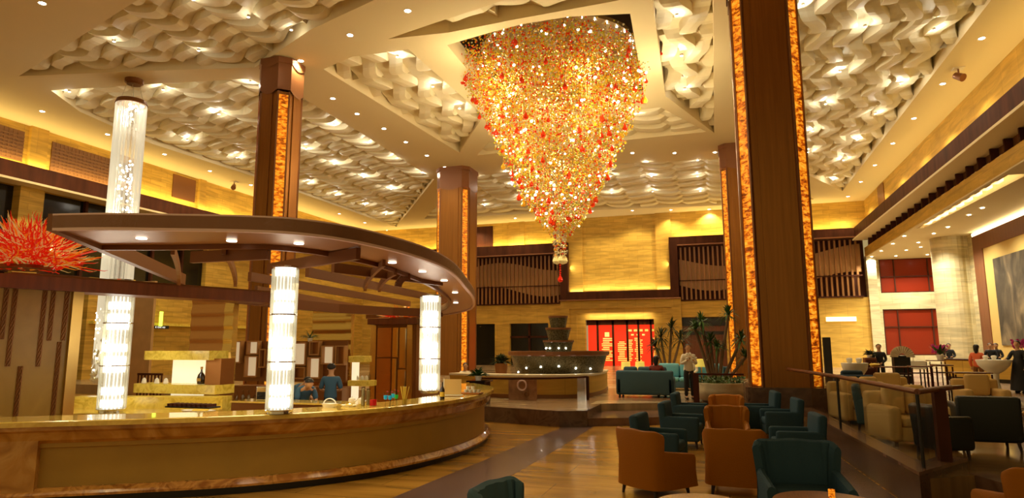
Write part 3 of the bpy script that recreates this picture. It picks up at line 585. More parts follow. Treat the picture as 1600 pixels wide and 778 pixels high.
# ================================================================ pillars with glowing amber corner strips
def pillar(cx, cy, h, z0, label, ztop=CEIL, strips=(0, 1, 2, 3), plinth=None, cap_h=1.25):
    t = thing('amber_pillar', label, 'pillar', (cx, cy, z0), 'hall pillars with amber strips')
    c = 0.31; H = ztop - cap_h
    o8 = lambda s, k: [(cx - s + k, cy - s), (cx + s - k, cy - s), (cx + s, cy - s + k), (cx + s, cy + s - k), (cx + s - k, cy + s), (cx - s + k, cy + s), (cx - s, cy + s - k), (cx - s, cy - s + k)]
    b = MB().prism(o8(h, c), z0, H); b.build('shaft', 'pillar_face', t)
    b = MB()
    for k in range(4):                                              # raised centre board on every face
        a = k * PI / 2; w = h - c - 0.16
        T = Matrix.Translation((cx, cy, 0)) @ Matrix.Rotation(a, 4, 'Z'); b.box(-w, w, -h - 0.035, -h, z0, H, T=T)
    b.build('face_board', 'pillar_face', t)
    for k in strips:
        a = PI / 4 + k * PI / 2; T = Matrix.Translation((cx, cy, 0)) @ Matrix.Rotation(a, 4, 'Z')
        d = (2 * h - c) / math.sqrt(2); w = c * 0.5
        MB().box(-w, w, -d - 0.03, -d + 0.02, z0 + 0.02, H - 0.12, T=T).build('amber_strip', 'amber', t)
        MB().box(-w - 0.05, -w, -d - 0.06, -d + 0.02, z0, H, T=T).box(w, w + 0.05, -d - 0.06, -d + 0.02, z0, H, T=T).build('strip_edge', 'pillar_cap', t)
    b = MB(); k8 = o8(h + 0.05, c)
    n = 8; vs = []; fs = []
    # cap: each side's hem sags in a shallow curve
    for i in range(8):
        p, q = Vector(k8[i]), Vector(k8[(i + 1) % 8]); seg = 8 if i % 2 == 0 else 1
        for s in range(seg):
            f = s / seg; x, y = p.lerp(q, f); sag = 0.16 * (math.sin(PI * f) if seg > 1 else 0)
            vs += [(x, y, H + 0.05 - sag), (x, y, ztop - 0.25 - sag * 0.0), (cx + (x - cx) * 1.04, cy + (y - cy) * 1.04, ztop - 0.22 - sag), (cx + (x - cx) * 1.04, cy + (y - cy) * 1.04, ztop - 0.02)]
    m = len(vs) // 4
    for i in range(m):
        a, d2 = i * 4, ((i + 1) % m) * 4
        for j in range(3): fs.append((a + j, d2 + j, d2 + j + 1, a + j + 1))
    b.add(vs, fs); b.build('cap', 'pillar_cap', t)
    if plinth: MB().prism(o8(h + 0.16, 0.05), plinth, z0).build('plinth', 'dark_stone', t)
    return t
pillar(-14.6, 18.7, 0.62, 0.0, 'brown pillar with an amber strip on its near corner, rising left behind the bar canopy')
pillar(-14.15, 34.05, 0.93, UP, 'brown amber-strip pillar rising behind the right end of the bar canopy')
pillar(1.2, 34.35, 0.86, UP, 'far amber-strip pillar behind the palm, half hidden by the big pillar')
pillar(1.47, 18.35, 0.82, 0.95, 'huge near dark bronze pillar edged by two amber strips, right of the chandelier', ztop=CEIL, plinth=UP, cap_h=0.55)
# ================================================================ great chandelier
random.seed(11)
ch = thing('bead_chandelier', 'giant inverted cone chandelier of red, amber and clear glass beads', 'chandelier', (-5.45, 22.8, 12.9))
cx, cy = ctr
MB().lathe([(0.01, 12.95), (2.9, 12.95), (2.95, 13.05), (0.01, 13.05)], (cx, cy, 0), 48).build('ceiling_plate', mat('plate_gold', (0.26, 0.17, 0.06), 0.4, metal=0.3), ch)
b = MB()
for k in range(36): a = 2 * PI * k / 36; b.sphere((cx + 2.8 * math.cos(a), cy + 2.8 * math.sin(a), 12.92), 0.035, 6, 4)
r_ = b.build('rim_bulbs', 'spot_lens', ch); r_['kind'] = 'stuff'
PROF = [(12.9, 3.45), (12.3, 3.55), (11.2, 3.15), (10.2, 2.72), (9.2, 2.30), (8.2, 1.85), (7.4, 1.45), (6.8, 1.08), (6.35, 0.72), (6.0, 0.50), (5.75, 0.25), (5.2, 0.24)]
def prof(z):
    for (a, ra), (c2, rc) in zip(PROF, PROF[1:]):
        if c2 <= z <= a: return rc + (ra - rc) * (z - c2) / (a - c2)
    return 0
def ico(b, c, r, mi, sz=1.0):
    # octahedral bead, eight facets
    x, y, z = c; b.add([(x + r, y, z), (x - r, y, z), (x, y + r, z), (x, y - r, z), (x, y, z + r * sz), (x, y, z - r * sz)],
                       [(0, 2, 4), (2, 1, 4), (1, 3, 4), (3, 0, 4), (2, 0, 5), (1, 2, 5), (3, 1, 5), (0, 3, 5)], mi)
def drop(b, c, r, mi):
    b.lathe([(0.002, r * 2.6), (r * 0.18, r * 1.5), (r * 0.75, r * 0.5), (r, -0.2 * r), (r * 0.7, -0.8 * r), (0.002, -r)], c, 7, mi=mi)
bb = MB(); ww = MB(); nb = 0
axis = lambda z: (cx - 0.35 * max(0, (z - 10.5) / 2.4), cy)
for k in range(19000):
    z = 5.75 + 7.0 * (random.random() ** 0.52); R_ = prof(z); f = random.random() ** (0.30 if z < 11.2 else 0.5)
    f *= 1 + 0.05 * math.sin(z * 9)
    a = random.uniform(0, 2 * PI); ax, ay = axis(z); x, y = ax + R_ * f * math.cos(a), ay + R_ * f * math.sin(a)
    m = random.choices((0, 1, 2, 3), (0.24, 0.29, 0.26, 0.21))[0]; r = random.choice((0.028, 0.034, 0.041, 0.050))
    ico(bb, (x, y, z), r, m, random.choice((0.8, 1.0, 1.3)))
for k in range(9000):
    z = random.uniform(11.3, 12.85); R_ = prof(z) * math.sqrt(random.random()); a = random.uniform(0, 2 * PI); ax, ay = axis(z)
    ico(bb, (ax + R_ * math.cos(a), ay + R_ * math.sin(a), z), random.choice((0.03, 0.036, 0.045)), random.choices((0, 1, 2, 3), (0.24, 0.29, 0.26, 0.21))[0])
M['bead_clear'] = mat('bead_clear', (0.62, 0.54, 0.26), 0.10, metal=0.35, emit=(1.0, 0.80, 0.42), es=0.07)
M['bead_amber'] = mat('bead_amber', (0.66, 0.35, 0.02), 0.10, metal=0.2, emit=(1.0, 0.42, 0.03), es=0.09)
M['bead_red'] = mat('bead_red', (0.55, 0.03, 0.006), 0.10, metal=0.1, emit=(1.0, 0.05, 0.005), es=0.14)
M['bead_yellow'] = mat('bead_yellow', (0.50, 0.45, 0.04), 0.10, metal=0.2, emit=(0.9, 0.70, 0.06), es=0.06)
st = bb.build('beads', ['bead_clear', 'bead_amber', 'bead_yellow', 'bead_red'], ch); st['kind'] = 'stuff'; st['label'] = 'thousands of small clear, amber and yellow glass beads'
for k in range(230):                                                # fine hanging wires
    z = random.uniform(6.2, 12.5); R_ = prof(z) * random.uniform(0.3, 1.04); a = random.uniform(0, 2 * PI); x, y = cx + R_ * math.cos(a), cy + R_ * math.sin(a)
    ww.tube([(x, y, z), (x, y, 13.0)], 0.004, 3, False)
ww.build('wires', 'brass', ch)
bb = MB()
for k in range(260):
    z = 6.0 + 6.6 * random.random() ** 0.7; R_ = prof(z) * random.uniform(0.75, 1.0); a = random.uniform(0, 2 * PI)
    bb.sphere((cx + R_ * math.cos(a), cy + R_ * math.sin(a), z), random.choice((0.035, 0.05)), 6, 4)
q = bb.build('bulbs', emis('bulb_white', (1.0, 0.86, 0.56), 7.5), ch); q['kind'] = 'stuff'
for k in range(98):                                                 # the red pendant drops one can pick out
    z = 6.2 + 6.2 * (k / 98.0); R_ = prof(z) * random.uniform(0.93, 1.10); a = -PI / 2 + random.uniform(-1.75, 1.75)
    r = random.choice((0.07, 0.085, 0.10)); x, y = cx + R_ * math.cos(a), cy + R_ * math.sin(a)
    b = MB(); drop(b, (x, y, z), r, 0); b.tube([(x, y, z + r * 2.4), (x, y, z + r * 7)], 0.006, 4, False)
    b.build('red_drop', 'bead_red' if k % 5 else 'bead_amber', ch, smooth=True)
# tail: bead column, glass bells and a last red drop
tc_ = PY(875, 400, 22.8); tx, ty = tc_.x, 22.8
b = MB()
for k in range(260):
    z = random.uniform(5.05, 6.1); a = random.uniform(0, 2 * PI); r = 0.26 * random.uniform(0.6, 1.0); ico(b, (tx + r * math.cos(a), ty + r * math.sin(a), z), random.choice((0.03, 0.045)), random.choice((0, 0, 0, 1, 3)))
q = b.build('tail_beads', ['bead_clear', 'bead_amber', 'bead_yellow', 'bead_red'], ch); q['kind'] = 'stuff'
for k in range(5):
    a = 2 * PI * k / 5; b = MB(); drop(b, (tx + 0.17 * math.cos(a), ty + 0.17 * math.sin(a), 5.0), 0.12, 0); b.build('glass_bell', 'pale_glass', ch, smooth=True)
b = MB()
for k in range(6): b.sphere((tx, ty, 4.92 - k * 0.09), 0.038, 8, 6)
drop(b, (tx, ty, 4.32), 0.10, 0); b.build('tail_drop', 'red_glass', ch, smooth=True)
for z, r, e in ((10.4, 2.9, 560), (9.4, 2.5, 560), (8.4, 2.0, 380), (7.4, 1.6, 200), (6.4, 1.0, 90)):
    for k in range(3):
        a = 2 * PI * k / 3 + z; lamp('chandelier_lamp', 'POINT', (cx + r * math.cos(a) * 1.25, cy + r * math.sin(a) * 1.25, z), e / 3, WARM, 0.25)
for a_ in range(4): lamp('chandelier_lamp', 'POINT', (cx + 2.0 * math.cos(a_ * PI / 2 + .6), cy + 2.0 * math.sin(a_ * PI / 2 + .6), 11.4), 120, WARM, 0.3)
# ================================================================ hanging crystal string chandelier (left)
hc = (PY(206, 160, 18.1).x, 18.1)
cs = thing('crystal_string_chandelier', 'tall cylinder of hanging crystal strings over the left hall', 'chandelier', (hc[0], hc[1], 11.9))
top = PY(206, 160, 18.1).z
MB().lathe([(0.01, 0), (0.32, 0), (0.32, -0.14), (0.24, -0.2), (0.01, -0.2)], (PY(210, 125, 18.1).x, 18.1, 12.0), 20).build('ceiling_rose', 'bronze_dark', cs)
MB().lathe([(0.01, top + .06), (0.50, top + .06), (0.55, top - 0.10), (0.51, top - 0.12), (0.01, top - 0.04)], (hc[0], hc[1], 0), 40).build('crown', 'bronze_dark', cs)
top -= 0.05
b = MB()
for k in range(4): a = PI / 4 + k * PI / 2; b.tube([(hc[0] + 0.2 * math.cos(a), hc[1] + 0.2 * math.sin(a), 11.85), (hc[0] + 0.4 * math.cos(a), hc[1] + 0.4 * math.sin(a), top)], 0.012, 4)
b.build('suspension', 'chrome', cs)
random.seed(5); b = MB(); bl = MB(); dr = MB()
for k in range(140):
    a = 2 * PI * k / 140 * 3; R_ = 0.52 if k % 2 else 0.40; x, y = hc[0] + R_ * math.cos(a), hc[1] + R_ * math.sin(a); zb = 0.75 + 1.6 * (0.5 + 0.5 * math.sin(a * 1.5)) * random.random()
    b.tube([(x, y, top), (x, y, zb)], 0.009, 3, False)
    for j in range(1): ico(dr, (x, y, zb), 0.06, 0, 1.6)
for k in range(120):
    a = random.uniform(0, 2 * PI); z = random.uniform(5.2, 8.8); R_ = 0.45 * (1 - (z - 5.2) / 4.6) * random.uniform(0.5, 1.0) + 0.1
    dr.sphere((hc[0] + R_ * math.cos(a), hc[1] + R_ * math.sin(a), z), 0.045, 6, 4, mi=1)
for k in range(40):
    a = random.uniform(0, 2 * PI); R_ = random.uniform(0.05, 0.48); dr.sphere((hc[0] + R_ * math.cos(a), hc[1] + R_ * math.sin(a), top - random.uniform(0.05, 0.5)), 0.04, 6, 4, mi=1)
for k in range(50):
    a = random.uniform(0, 2 * PI); z = random.uniform(1.0, 3.4); dr.sphere((hc[0] + 0.52 * math.cos(a), hc[1] + 0.52 * math.sin(a), z), 0.035, 6, 4, mi=1)
b.build('crystal_strings', mat('string', (0.75, 0.72, 0.6), 0.15, metal=0.3, emit=(1.0, 0.92, 0.7), es=0.34), cs)
q = dr.build('crystal_drops', ['bead_clear', emis('drop_lit', (1.0, 0.95, 0.8), 6.0)], cs); q['kind'] = 'stuff'
lamp('string_lamp', 'POINT', (hc[0], hc[1], top - 0.4), 90, WHITE, 0.3); lamp('string_lamp', 'POINT', (hc[0], hc[1], 6.8), 90, WHITE, 0.3)
# ---- small ceiling projectors
for x, y, lab in ((1497, 107, 'small ceiling-mounted projector spotlight in the right soffit'), (366, 284, 'small ceiling-mounted projector spotlight left of the left pillar')):
    P = PZ(x, y, CEIL); t = thing('track_spotlight', lab, 'spotlight', P)
    MB().box(P.x - 0.18, P.x + 0.18, P.y - 0.18, P.y + 0.18, P.z - 0.03, P.z).build('mount_plate', 'spot_trim', t)
    MB().tube([(P.x, P.y, P.z), (P.x, P.y, P.z - 0.2)], 0.03, 8).build('stem', 'pillar_cap', t)
    MB().tube([(P.x - 0.08, P.y + 0.1, P.z - 0.22), (P.x + 0.08, P.y - 0.14, P.z - 0.42)], [0.12, 0.15], 12).build('lamp_head', 'pillar_cap', t, smooth=True)
# ================================================================ bar: round counter, crystal columns, ring canopy
TB = 1.05
edge = catmull([Vector(p) for p in [(-10.6, 5.05), (-9.0, 5.92), (-8.2, 6.42), (-7.4, 6.9), (-6.2, 7.74), (-5.25, 8.85), (-4.74, 10.05), (-4.52, 11.4), (-4.62, 12.9), (-5.1, 14.5), (-6.0, 15.7)]], 8)
edge = [(p.x, p.y) for p in edge]        # outer edge seen from the guests' side; inward is to the left
bar = thing('bar_counter', 'long curved golden marble bar counter filling the lower left', 'bar counter', (-7.2, 7.6, 0))
MB().sweep(edge, [(0.0, 0.98), (0.0, TB - 0.01), (0.03, TB), (0.78, TB), (0.78, 0.98)]).build('countertop', 'onyx_top', bar)
MB().sweep(edge, [(0.03, 0.98), (0.03, 0.93), (0.07, 0.90), (0.10, 0.80), (0.16, 0.755), (0.2, 0.755), (0.2, 0.98)]).build('cornice', 'gold_marble', bar)
MB().sweep(edge, [(0.17, 0.755), (0.17, 0.70), (0.21, 0.685), (0.21, 0.20), (0.7, 0.20), (0.7, 0.96), (0.66, 0.98), (0.2, 0.98), (0.2, 0.755)]).build('front_panel', 'bar_panel', bar)
M['chevron_marble'] = ramp_noise('chevron_marble', [(0.35, (0.30, 0.11, 0.02)), (0.5, (0.62, 0.30, 0.06)), (0.65, (0.40, 0.16, 0.03))], 2.6, 0.2, 3, 2.5, coat=0.4)
MB().sweep(edge, [(0.06, 0.10), (0.06, 0.13), (0.14, 0.20), (0.3, 0.20), (0.3, 0.10)]).build('base_moulding', 'chevron_marble', bar)
MB().sweep(edge, [(0.13, 0.0), (0.13, 0.10), (0.3, 0.10), (0.3, 0.0)]).build('toe_kick', 'black', bar)
# marble end pier of the front, left of the inset panel
i0 = min(range(len(edge)), key=lambda i: (edge[i][0] + 8.42) ** 2 + (edge[i][1] - 6.3) ** 2)
MB().sweep(edge[:i0 + 1], [(0.10, 0.03), (0.10, 0.80), (0.25, 0.80), (0.25, 0.03)]).build('end_pier', 'gold_marble', bar)
lamp('counter_lamp', 'AREA', (-6.9, 9.3, 2.9), 60, WARM, 2.5)
# ---------------------------------------------------------------- crystal columns
def crystal_column(P, ztop, r, label):
    t = thing('crystal_column', label, 'lamp column', (P[0], P[1], TB), 'lit crystal columns on the bar'); x, y = P[0], P[1]; H = ztop - TB; n = 3
    MB().lathe([(0.01, 0), (r * 0.9, 0), (r * 0.9, 0.04), (0.01, 0.04)], (x, y, TB), 24).build('base_plate', 'chrome', t)
    for k in range(n):
        z0 = TB + 0.05 + k * (H - 0.08) / n; z1 = z0 + (H - 0.08) / n - 0.015
        b = MB(); m = 22
        for j in range(m):
            a = 2 * PI * j / m; b.tube([(x + r * math.cos(a), y + r * math.sin(a), z0 + 0.01), (x + r * math.cos(a), y + r * math.sin(a), z1)], r * (0.10 if j % 2 else 0.065), 6)
        q = b.build('glass_tier', 'glass_rod', t)
        MB().lathe([(r * 1.08, z0 - 0.012), (r * 1.1, z0), (r * 1.08, z0 + 0.008), (r * 0.9, z0 + 0.008), (r * 0.9, z0 - 0.012)], (x, y, 0), 28).build('tier_ring', 'chrome', t)
        MB().lathe([(r * 0.70, z0), (r * 0.70, z1)], (x, y, 0), 20).build('frosted_tube', 'frosted_tube', t)
        for f in (0.0, 0.42, 0.95):
            zc = z0 + (z1 - z0) * f; MB().lathe([(0.01, -0.09), (r * 0.80, -0.07), (r * 0.86, 0), (r * 0.80, 0.07), (0.01, 0.09)], (x, y, max(zc, z0 + 0.1)), 16).build('lamp_disc', 'lamp_core', t)
    MB().lathe([(0.01, ztop - 0.03), (r * 1.05, ztop - 0.03), (r * 1.05, ztop), (0.01, ztop)], (x, y, 0), 24).build('top_plate', 'chrome', t)
    lamp('column_lamp', 'POINT', (x, y - r - 0.25, TB + H * 0.5), 14, WHITE, 0.15); lamp('column_lamp', 'POINT', (x, y + r + 0.25, TB + H * 0.5), 10, WHITE, 0.15)
crystal_column((-6.05, 8.05), 3.15, 0.175, 'middle and largest lit crystal column standing on the bar top')
crystal_column((-5.66, 12.25), 3.02, 0.195, 'right lit crystal column near the rounded end of the bar')
# ---------------------------------------------------------------- ring canopy
zc_ = lambda y: 3.5 - 0.03 * y
outer = catmull([Vector(p) for p in [(-7.39, 5.5), (-6.78, 5.63), (-6.08, 5.88), (-5.26, 6.20), (-4.71, 6.56), (-4.33, 7.26), (-4.12, 8.55), (-4.25, 10.0), (-4.82, 12.1), (-5.7, 14.9), (-6.95, 17.6), (-9.0, 19.6), (-11.5, 20.6)]], 6)
inner = catmull([Vector(p) for p in [(-8.09, 6.64), (-7.6, 6.76), (-7.1, 6.90), (-6.04, 7.12), (-5.55, 7.44), (-5.27, 8.05), (-5.14, 9.15), (-5.26, 10.46), (-5.52, 12.0), (-6.4, 14.9), (-7.75, 17.4), (-9.4, 18.9), (-11.5, 19.7)]], 6)
M['canopy_lens'] = emis('canopy_lens', (1.0, 0.95, 0.82), 3.0)
can = thing('ring_canopy', 'big purplish brown curved canopy ring above the bar', 'canopy', (-6.5, 8, TB))
FH = 0.20
def wallstrip(b, P, dz0, dz1, inset):
    k = len(P); vs = []
    for i, p in enumerate(P):
        a, c = P[max(i - 1, 0)], P[min(i + 1, k - 1)]; d = (c - a).normalized(); n_ = Vector((-d.y, d.x)) * inset; z = zc_(p.y)
        vs += [(p.x, p.y, z + dz0), (p.x, p.y, z + dz1), (p.x + n_.x, p.y + n_.y, z + dz1), (p.x + n_.x, p.y + n_.y, z + dz0)]
    fs = [(i * 4 + j, i * 4 + (j + 1) % 4, (i + 1) * 4 + (j + 1) % 4, (i + 1) * 4 + j) for i in range(k - 1) for j in range(4)] + [(3, 2, 1, 0), tuple((k - 1) * 4 + j for j in range(4))]
    return b.add(vs, fs)
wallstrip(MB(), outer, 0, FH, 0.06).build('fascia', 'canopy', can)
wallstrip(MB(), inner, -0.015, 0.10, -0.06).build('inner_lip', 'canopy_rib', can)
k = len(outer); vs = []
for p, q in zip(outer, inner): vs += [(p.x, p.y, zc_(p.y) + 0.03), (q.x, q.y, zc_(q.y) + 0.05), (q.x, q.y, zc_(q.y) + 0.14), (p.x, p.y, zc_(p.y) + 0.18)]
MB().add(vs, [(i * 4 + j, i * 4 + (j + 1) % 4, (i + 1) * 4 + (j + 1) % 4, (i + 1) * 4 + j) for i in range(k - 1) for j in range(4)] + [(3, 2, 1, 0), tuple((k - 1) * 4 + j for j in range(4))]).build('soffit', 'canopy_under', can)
e0, e1 = Vector((-7.39, 5.5, zc_(5.5) + FH / 2)), PZ(285, 447, 3.12)
MB().beam(e0, (e1.x, e1.y, zc_(9.6) + 0.03), 0.10, FH).build('end_beam', 'canopy_rib', can)
for px_, py_ in ((221, 372), (362, 376), (467, 380), (552, 391), (613, 410), (660, 424), (694, 438), (711, 457), (712, 473)):
    d = ray(px_, py_); tt = (3.5 + 0.03 - EYE) / (d.z + 0.03 * d.y); P = d * tt + Vector((0, 0, EYE - 0.012))
    t = MB().lathe([(0.001, 0.004), (0.050, 0.004), (0.062, 0.0), (0.066, 0.014)], P, 14).build('downlight', 'canopy_lens', can)
    lamp('canopy_lamp', 'SPOT', P - Vector((0, 0, 0.05)), 22, WARM, 0.05, spot=1.9)
# inner trellis: lower frame, curved brackets and roof slats
low = [PZ(300, 455, 2.95), PZ(400, 478, 2.95), PZ(487, 478, 2.95), PZ(541, 482, 2.95), PZ(600, 487, 2.95), PZ(690, 483, 2.95), PZ(735, 484, 2.95)]
frame_pts = [Vector((-10.5, 9.3, 3.05)), Vector((-10.1, 11.0, 3.05)), Vector((-10.2, 13.6, 3.02)), Vector((-10.0, 15.6, 3.0)), Vector((-9.4, 17.6, 3.0)), Vector((-8.2, 18.6, 2.98))]
b = MB()
for a, c in zip(frame_pts, frame_pts[1:]): b.beam(a, c, 0.14, 0.24)
b.build('lower_frame', 'canopy_rib', can)
def bracket(p0, p1, r=0.3, th=0.05, nm='bracket'):
    """curved knee between the ring and the lower frame"""
    p0, p1 = Vector(p0), Vector(p1); b = MB(); pts = []
    for i in range(9):
        t_ = i / 8; a = t_ * PI / 2; q = p0.lerp(p1, t_); q.z = p0.z + (p1.z - p0.z) * (1 - math.cos(a)); h_ = p0.lerp(p1, math.sin(a)); pts.append(Vector((h_.x, h_.y, q.z)))
    for a, c in zip(pts, pts[1:]): b.beam(a, c, th, 0.12)
    b.build(nm, 'canopy_rib', can)
def ringp(px_, py_, off=0.0):
    d = ray(px_, py_); tt = (3.5 + off - EYE) / (d.z + 0.03 * d.y); return d * tt + Vector((0, 0, EYE))
for (a, c) in (((270, 391), (280, 443)), ((350, 390), (368, 445)), ((600, 410), (570, 452)), ((618, 424), (592, 454)), ((640, 432), (622, 448))):
    p0 = ringp(*a); z1 = 3.0; p1 = PZ(c[0], c[1], z1) if c[1] < 460 else PZ(c[0], c[1], z1); L_ = (p1 - p0).length
    if L_ > 4.0: p1 = p0 + (p1 - p0) * (4.0 / L_)
    bracket(p0, p1)
for (a, c) in (((400, 398), (330, 470)), ((470, 398), (360, 425)), ((560, 408), (400, 446)), ((590, 420), (450, 466))): pass
slats = [((390, 432), (640, 475)), ((480, 425), (700, 470)), ((520, 418), (690, 440)), ((400, 452), (560, 480)), ((300, 402), (420, 396)), ((420, 420), (560, 396))]
for (a, c) in slats:
    za = 3.22; A_ = PZ(a[0], a[1], za); C_ = PZ(c[0], c[1], za)
    MB().beam(A_, C_, 0.07, 0.16).build('roof_slat', 'canopy_rib', can)
# ---------------------------------------------------------------- stone screen wall at the left with its ledge
A0 = PZ(-60, 452, 2.9); A1 = PZ(112, 456, 2.9)
A0 = Vector((-10.9, 6.3, 0)); A1 = PZ(113, 456, 2.9)
scw = thing('stone_screen_wall', 'yellow marble screen wall with dark twisted inlay bars and overhead ledge, far left', 'wall', (A0.x, A0.y, 0))
dir_ = Vector((A1.x - A0.x, A1.y - A0.y, 0)); Lw = dir_.length; dir_.normalize(); ang = math.atan2(dir_.y, dir_.x)
TW = Matrix.Translation((A0.x, A0.y, 0)) @ Matrix.Rotation(ang, 4, 'Z')
M['screen_stone'] = ramp_noise('screen_stone', [(0.3, (0.30, 0.18, 0.028)), (0.55, (0.42, 0.27, 0.045)), (0.75, (0.35, 0.21, 0.035))], 1.4, 0.35, 8, 1.0, stretch=(1, 1, 0.5))
MB().box(-0.6, Lw, 0, 0.35, 0, 2.9, T=TW).build('stone_slab', 'screen_stone', scw)
MB().box(Lw, Lw + 0.16, -0.06, 0.35, 0, 2.9, T=TW).build('corner_post', 'brass', scw)
def inv_on_wall(x, y):
    d = ray(x, y); n_ = Vector((-dir_.y, dir_.x, 0)); o = Vector((A0.x, A0.y, 0)) - Vector((0, 0, EYE)); t_ = o.dot(n_) / d.dot(n_); P = d * t_ + Vector((0, 0, EYE)); return (P - Vector((A0.x, A0.y, 0))).dot(dir_), P.z
for (xa, ya, yb) in ((12, 437, 530), (26, 437, 572), (72, 442, 572), (85, 443, 532), (106, 447, 532), (93, 534, 655), (32, 572, 658)):
    s0, z1 = inv_on_wall(xa, ya); s1, z0 = inv_on_wall(xa, yb); b = MB()
    b.box(s0 - 0.036, s0 + 0.036, -0.010, 0.004, z0, z1, T=TW)
    for q in range(3):
        pts = []
        for i in range(49):
            z = z0 + (z1 - z0) * i / 48; a = 2 * PI * q / 3 + z * 22; pts.append(TW @ Vector((s0 + 0.024 * math.cos(a), -0.012 + 0.008 * math.sin(a), z)))
        b.tube(pts, 0.010, 5)
    b.build('twisted_bar', 'bronze_dark', scw)
led = scw
MB().box(-0.6, Lw + 3.9, -0.12, 0.5, 2.9, 3.12, T=TW).build('overhead_ledge', 'walnut_red', led)
for k in range(3): MB().box(Lw * 0.55, Lw + 3.8, -0.02 + 0.16 * k, 0.04 + 0.16 * k, 3.13, 3.16, T=TW).build('ledge_fin', 'bronze_dark', led)
# ---------------------------------------------------------------- flame-like blown glass
def flame_glass(name, label, P, R_, H_, n, seed, flat=1.0):
    random.seed(seed); t = thing(name, label, 'sculpture', P, 'red blown-glass sculptures')
    mats = ('red_glass', 'orange_glass', 'pale_glass')
    MB().lathe([(0.01, 0), (R_ * 0.45, 0), (R_ * 0.4, 0.05), (0.01, 0.06)], P, 20).build('base_dish', 'bronze_dark', t)
    for j in range(3):
        b = MB()
        for k in range((n * 5 // 10, n * 2 // 10, n * 3 // 10)[j]):
            a = random.uniform(0, 2 * PI); e = random.uniform(0.12, 1.25); L_ = random.uniform(0.6, 1.0); d = Vector((math.cos(a) * math.cos(e) * R_, math.sin(a) * math.cos(e) * R_ * flat, math.sin(e) * H_)) * L_
            s_ = Vector(P) + Vector((random.uniform(-.2, .2) * R_, random.uniform(-.2, .2) * R_, 0.04)); w = Vector((random.uniform(-1, 1), random.uniform(-1, 1), random.uniform(-.5, .8))) * 0.20 * H_
            pts = [s_ + d * f + w * math.sin(f * PI * 1.6) for f in (0, .25, .5, .75, .92, 1.0)]; r = 0.0125 * (1.0 if j < 2 else 0.7)
            b.tube(pts, [r, r * 1.15, r, r * .7, r * .45, r * .15], 5)
        q = b.build('glass_tendrils', mats[j], t, smooth=True); q['kind'] = 'stuff'; q['label'] = ('red', 'orange', 'pale gold')[j] + ' glass tendrils'
    lamp('sculpture_lamp', 'POINT', (P[0], P[1] - 0.12, P[2] + 0.15), 45, WARM, 0.06); lamp('sculpture_lamp', 'POINT', (P[0] + 0.4 * R_, P[1] + 0.1, P[2] + 0.3), 8, WARMER, 0.06)
P = PZ(40, 420, 3.13); P = Vector((P.x, P.y, 3.12))
flame_glass('glass_sculpture', 'spiky red and gold blown-glass sculpture on the left ledge', P, 0.84, 0.86, 1000, 3)
# ================================================================ behind the bar
# back counter with yellow marble front, left part
bc = thing('back_counter', 'low yellow marble back counter behind the left crystal column', 'counter', PZ(215, 640, 0.85))
p0, p1 = PZ(112, 622, 1.0), PZ(300, 622, 1.0)
d0 = Vector((p1.x - p0.x, p1.y - p0.y, 0)).normalized(); nb_ = Vector((-d0.y, d0.x, 0)); aB = math.atan2(d0.y, d0.x)
TB1 = Matrix.Translation((p0.x, p0.y, 0)) @ Matrix.Rotation(aB, 4, 'Z'); LB = (Vector((p1.x, p1.y, 0)) - Vector((p0.x, p0.y, 0))).length
MB().box(-0.1, LB + 0.6, 0.0, 0.4, 0, 1.02, T=TB1).build('counter_body', 'onyx_lit', bc)
MB().box(-0.15, LB + 0.65, -0.9, 0.0, 0, 0.80, T=TB1).build('work_shelf', 'onyx_top', bc)
colp = PZ(173, 643, 0.80)
crystal_column_z = 0.80
_TB = TB; TB = 0.80
crystal_column((colp.x, colp.y), 3.25, 0.225, 'leftmost lit crystal column, before the hanging crystal strings')
TB = _TB
# shelf unit with curved onyx shelves and a glowing back
def depthbox(b, x0, x1, z0, z1, Y, dy, mi=0):
    """box whose front face at depth Y spans the given widths"""
    return b.box(x0, x1, Y, Y + dy, z0, z1, mi=mi)
Ys = 11.0
def X(px_, py_, Y=None): return PY(px_, py_, Y or Ys).x
def Z(px_, py_, Y=None): return PY(px_, py_, Y or Ys).z
su = thing('onyx_shelf_unit', 'two-tier rounded yellow onyx shelf unit with glowing back panel', 'shelf unit', (X(285, 640), Ys, 0))
x0, x1 = X(232, 560), X(347, 560)
def slab(z0, z1, xa, xb, name='shelf'):
    r = 0.22; pts = arc((xa + r, Ys - 0.20 + r), r, PI, 1.5 * PI, 6) + [(xb, Ys - 0.20), (xb, Ys + 0.35), (xa, Ys + 0.35)]
    MB().prism(pts, z0, z1).build(name, 'onyx_lit', su)
slab(Z(285, 562), Z(285, 548), X(230, 555), X(338, 555)); slab(Z(285, 614), Z(285, 600), X(213, 608), X(347, 608))
MB().box(X(252, 590), X(325, 590), Ys + 0.28, Ys + 0.34, 0.85, Z(285, 560)).build('lit_back', 'white_lit', su)
MB().box(X(323, 590), X(347, 590), Ys - 0.05, Ys + 0.34, 0.80, Z(285, 560)).build('end_panel', 'bronze', su)
MB().box(X(232, 640), X(347, 640), Ys - 0.05, Ys + 0.36, 0, 0.85).build('plinth', 'bronze_dark', su)
zs = Z(285, 600)
t = thing('liquor_bottle', 'dark rounded brandy bottle on the lit onyx shelf', 'bottle', (X(311, 598), Ys + 0.05, zs))
zs += 0.004; q = (X(311, 598), Ys + 0.05, zs)
MB().lathe([(0.001, 0), (0.085, 0.0), (0.095, 0.04), (0.10, 0.12), (0.075, 0.19), (0.03, 0.24), (0.022, 0.26), (0.022, 0.31), (0.001, 0.31)], q, 16, sy=0.6).build('glass_body', 'bottle', t, smooth=True)
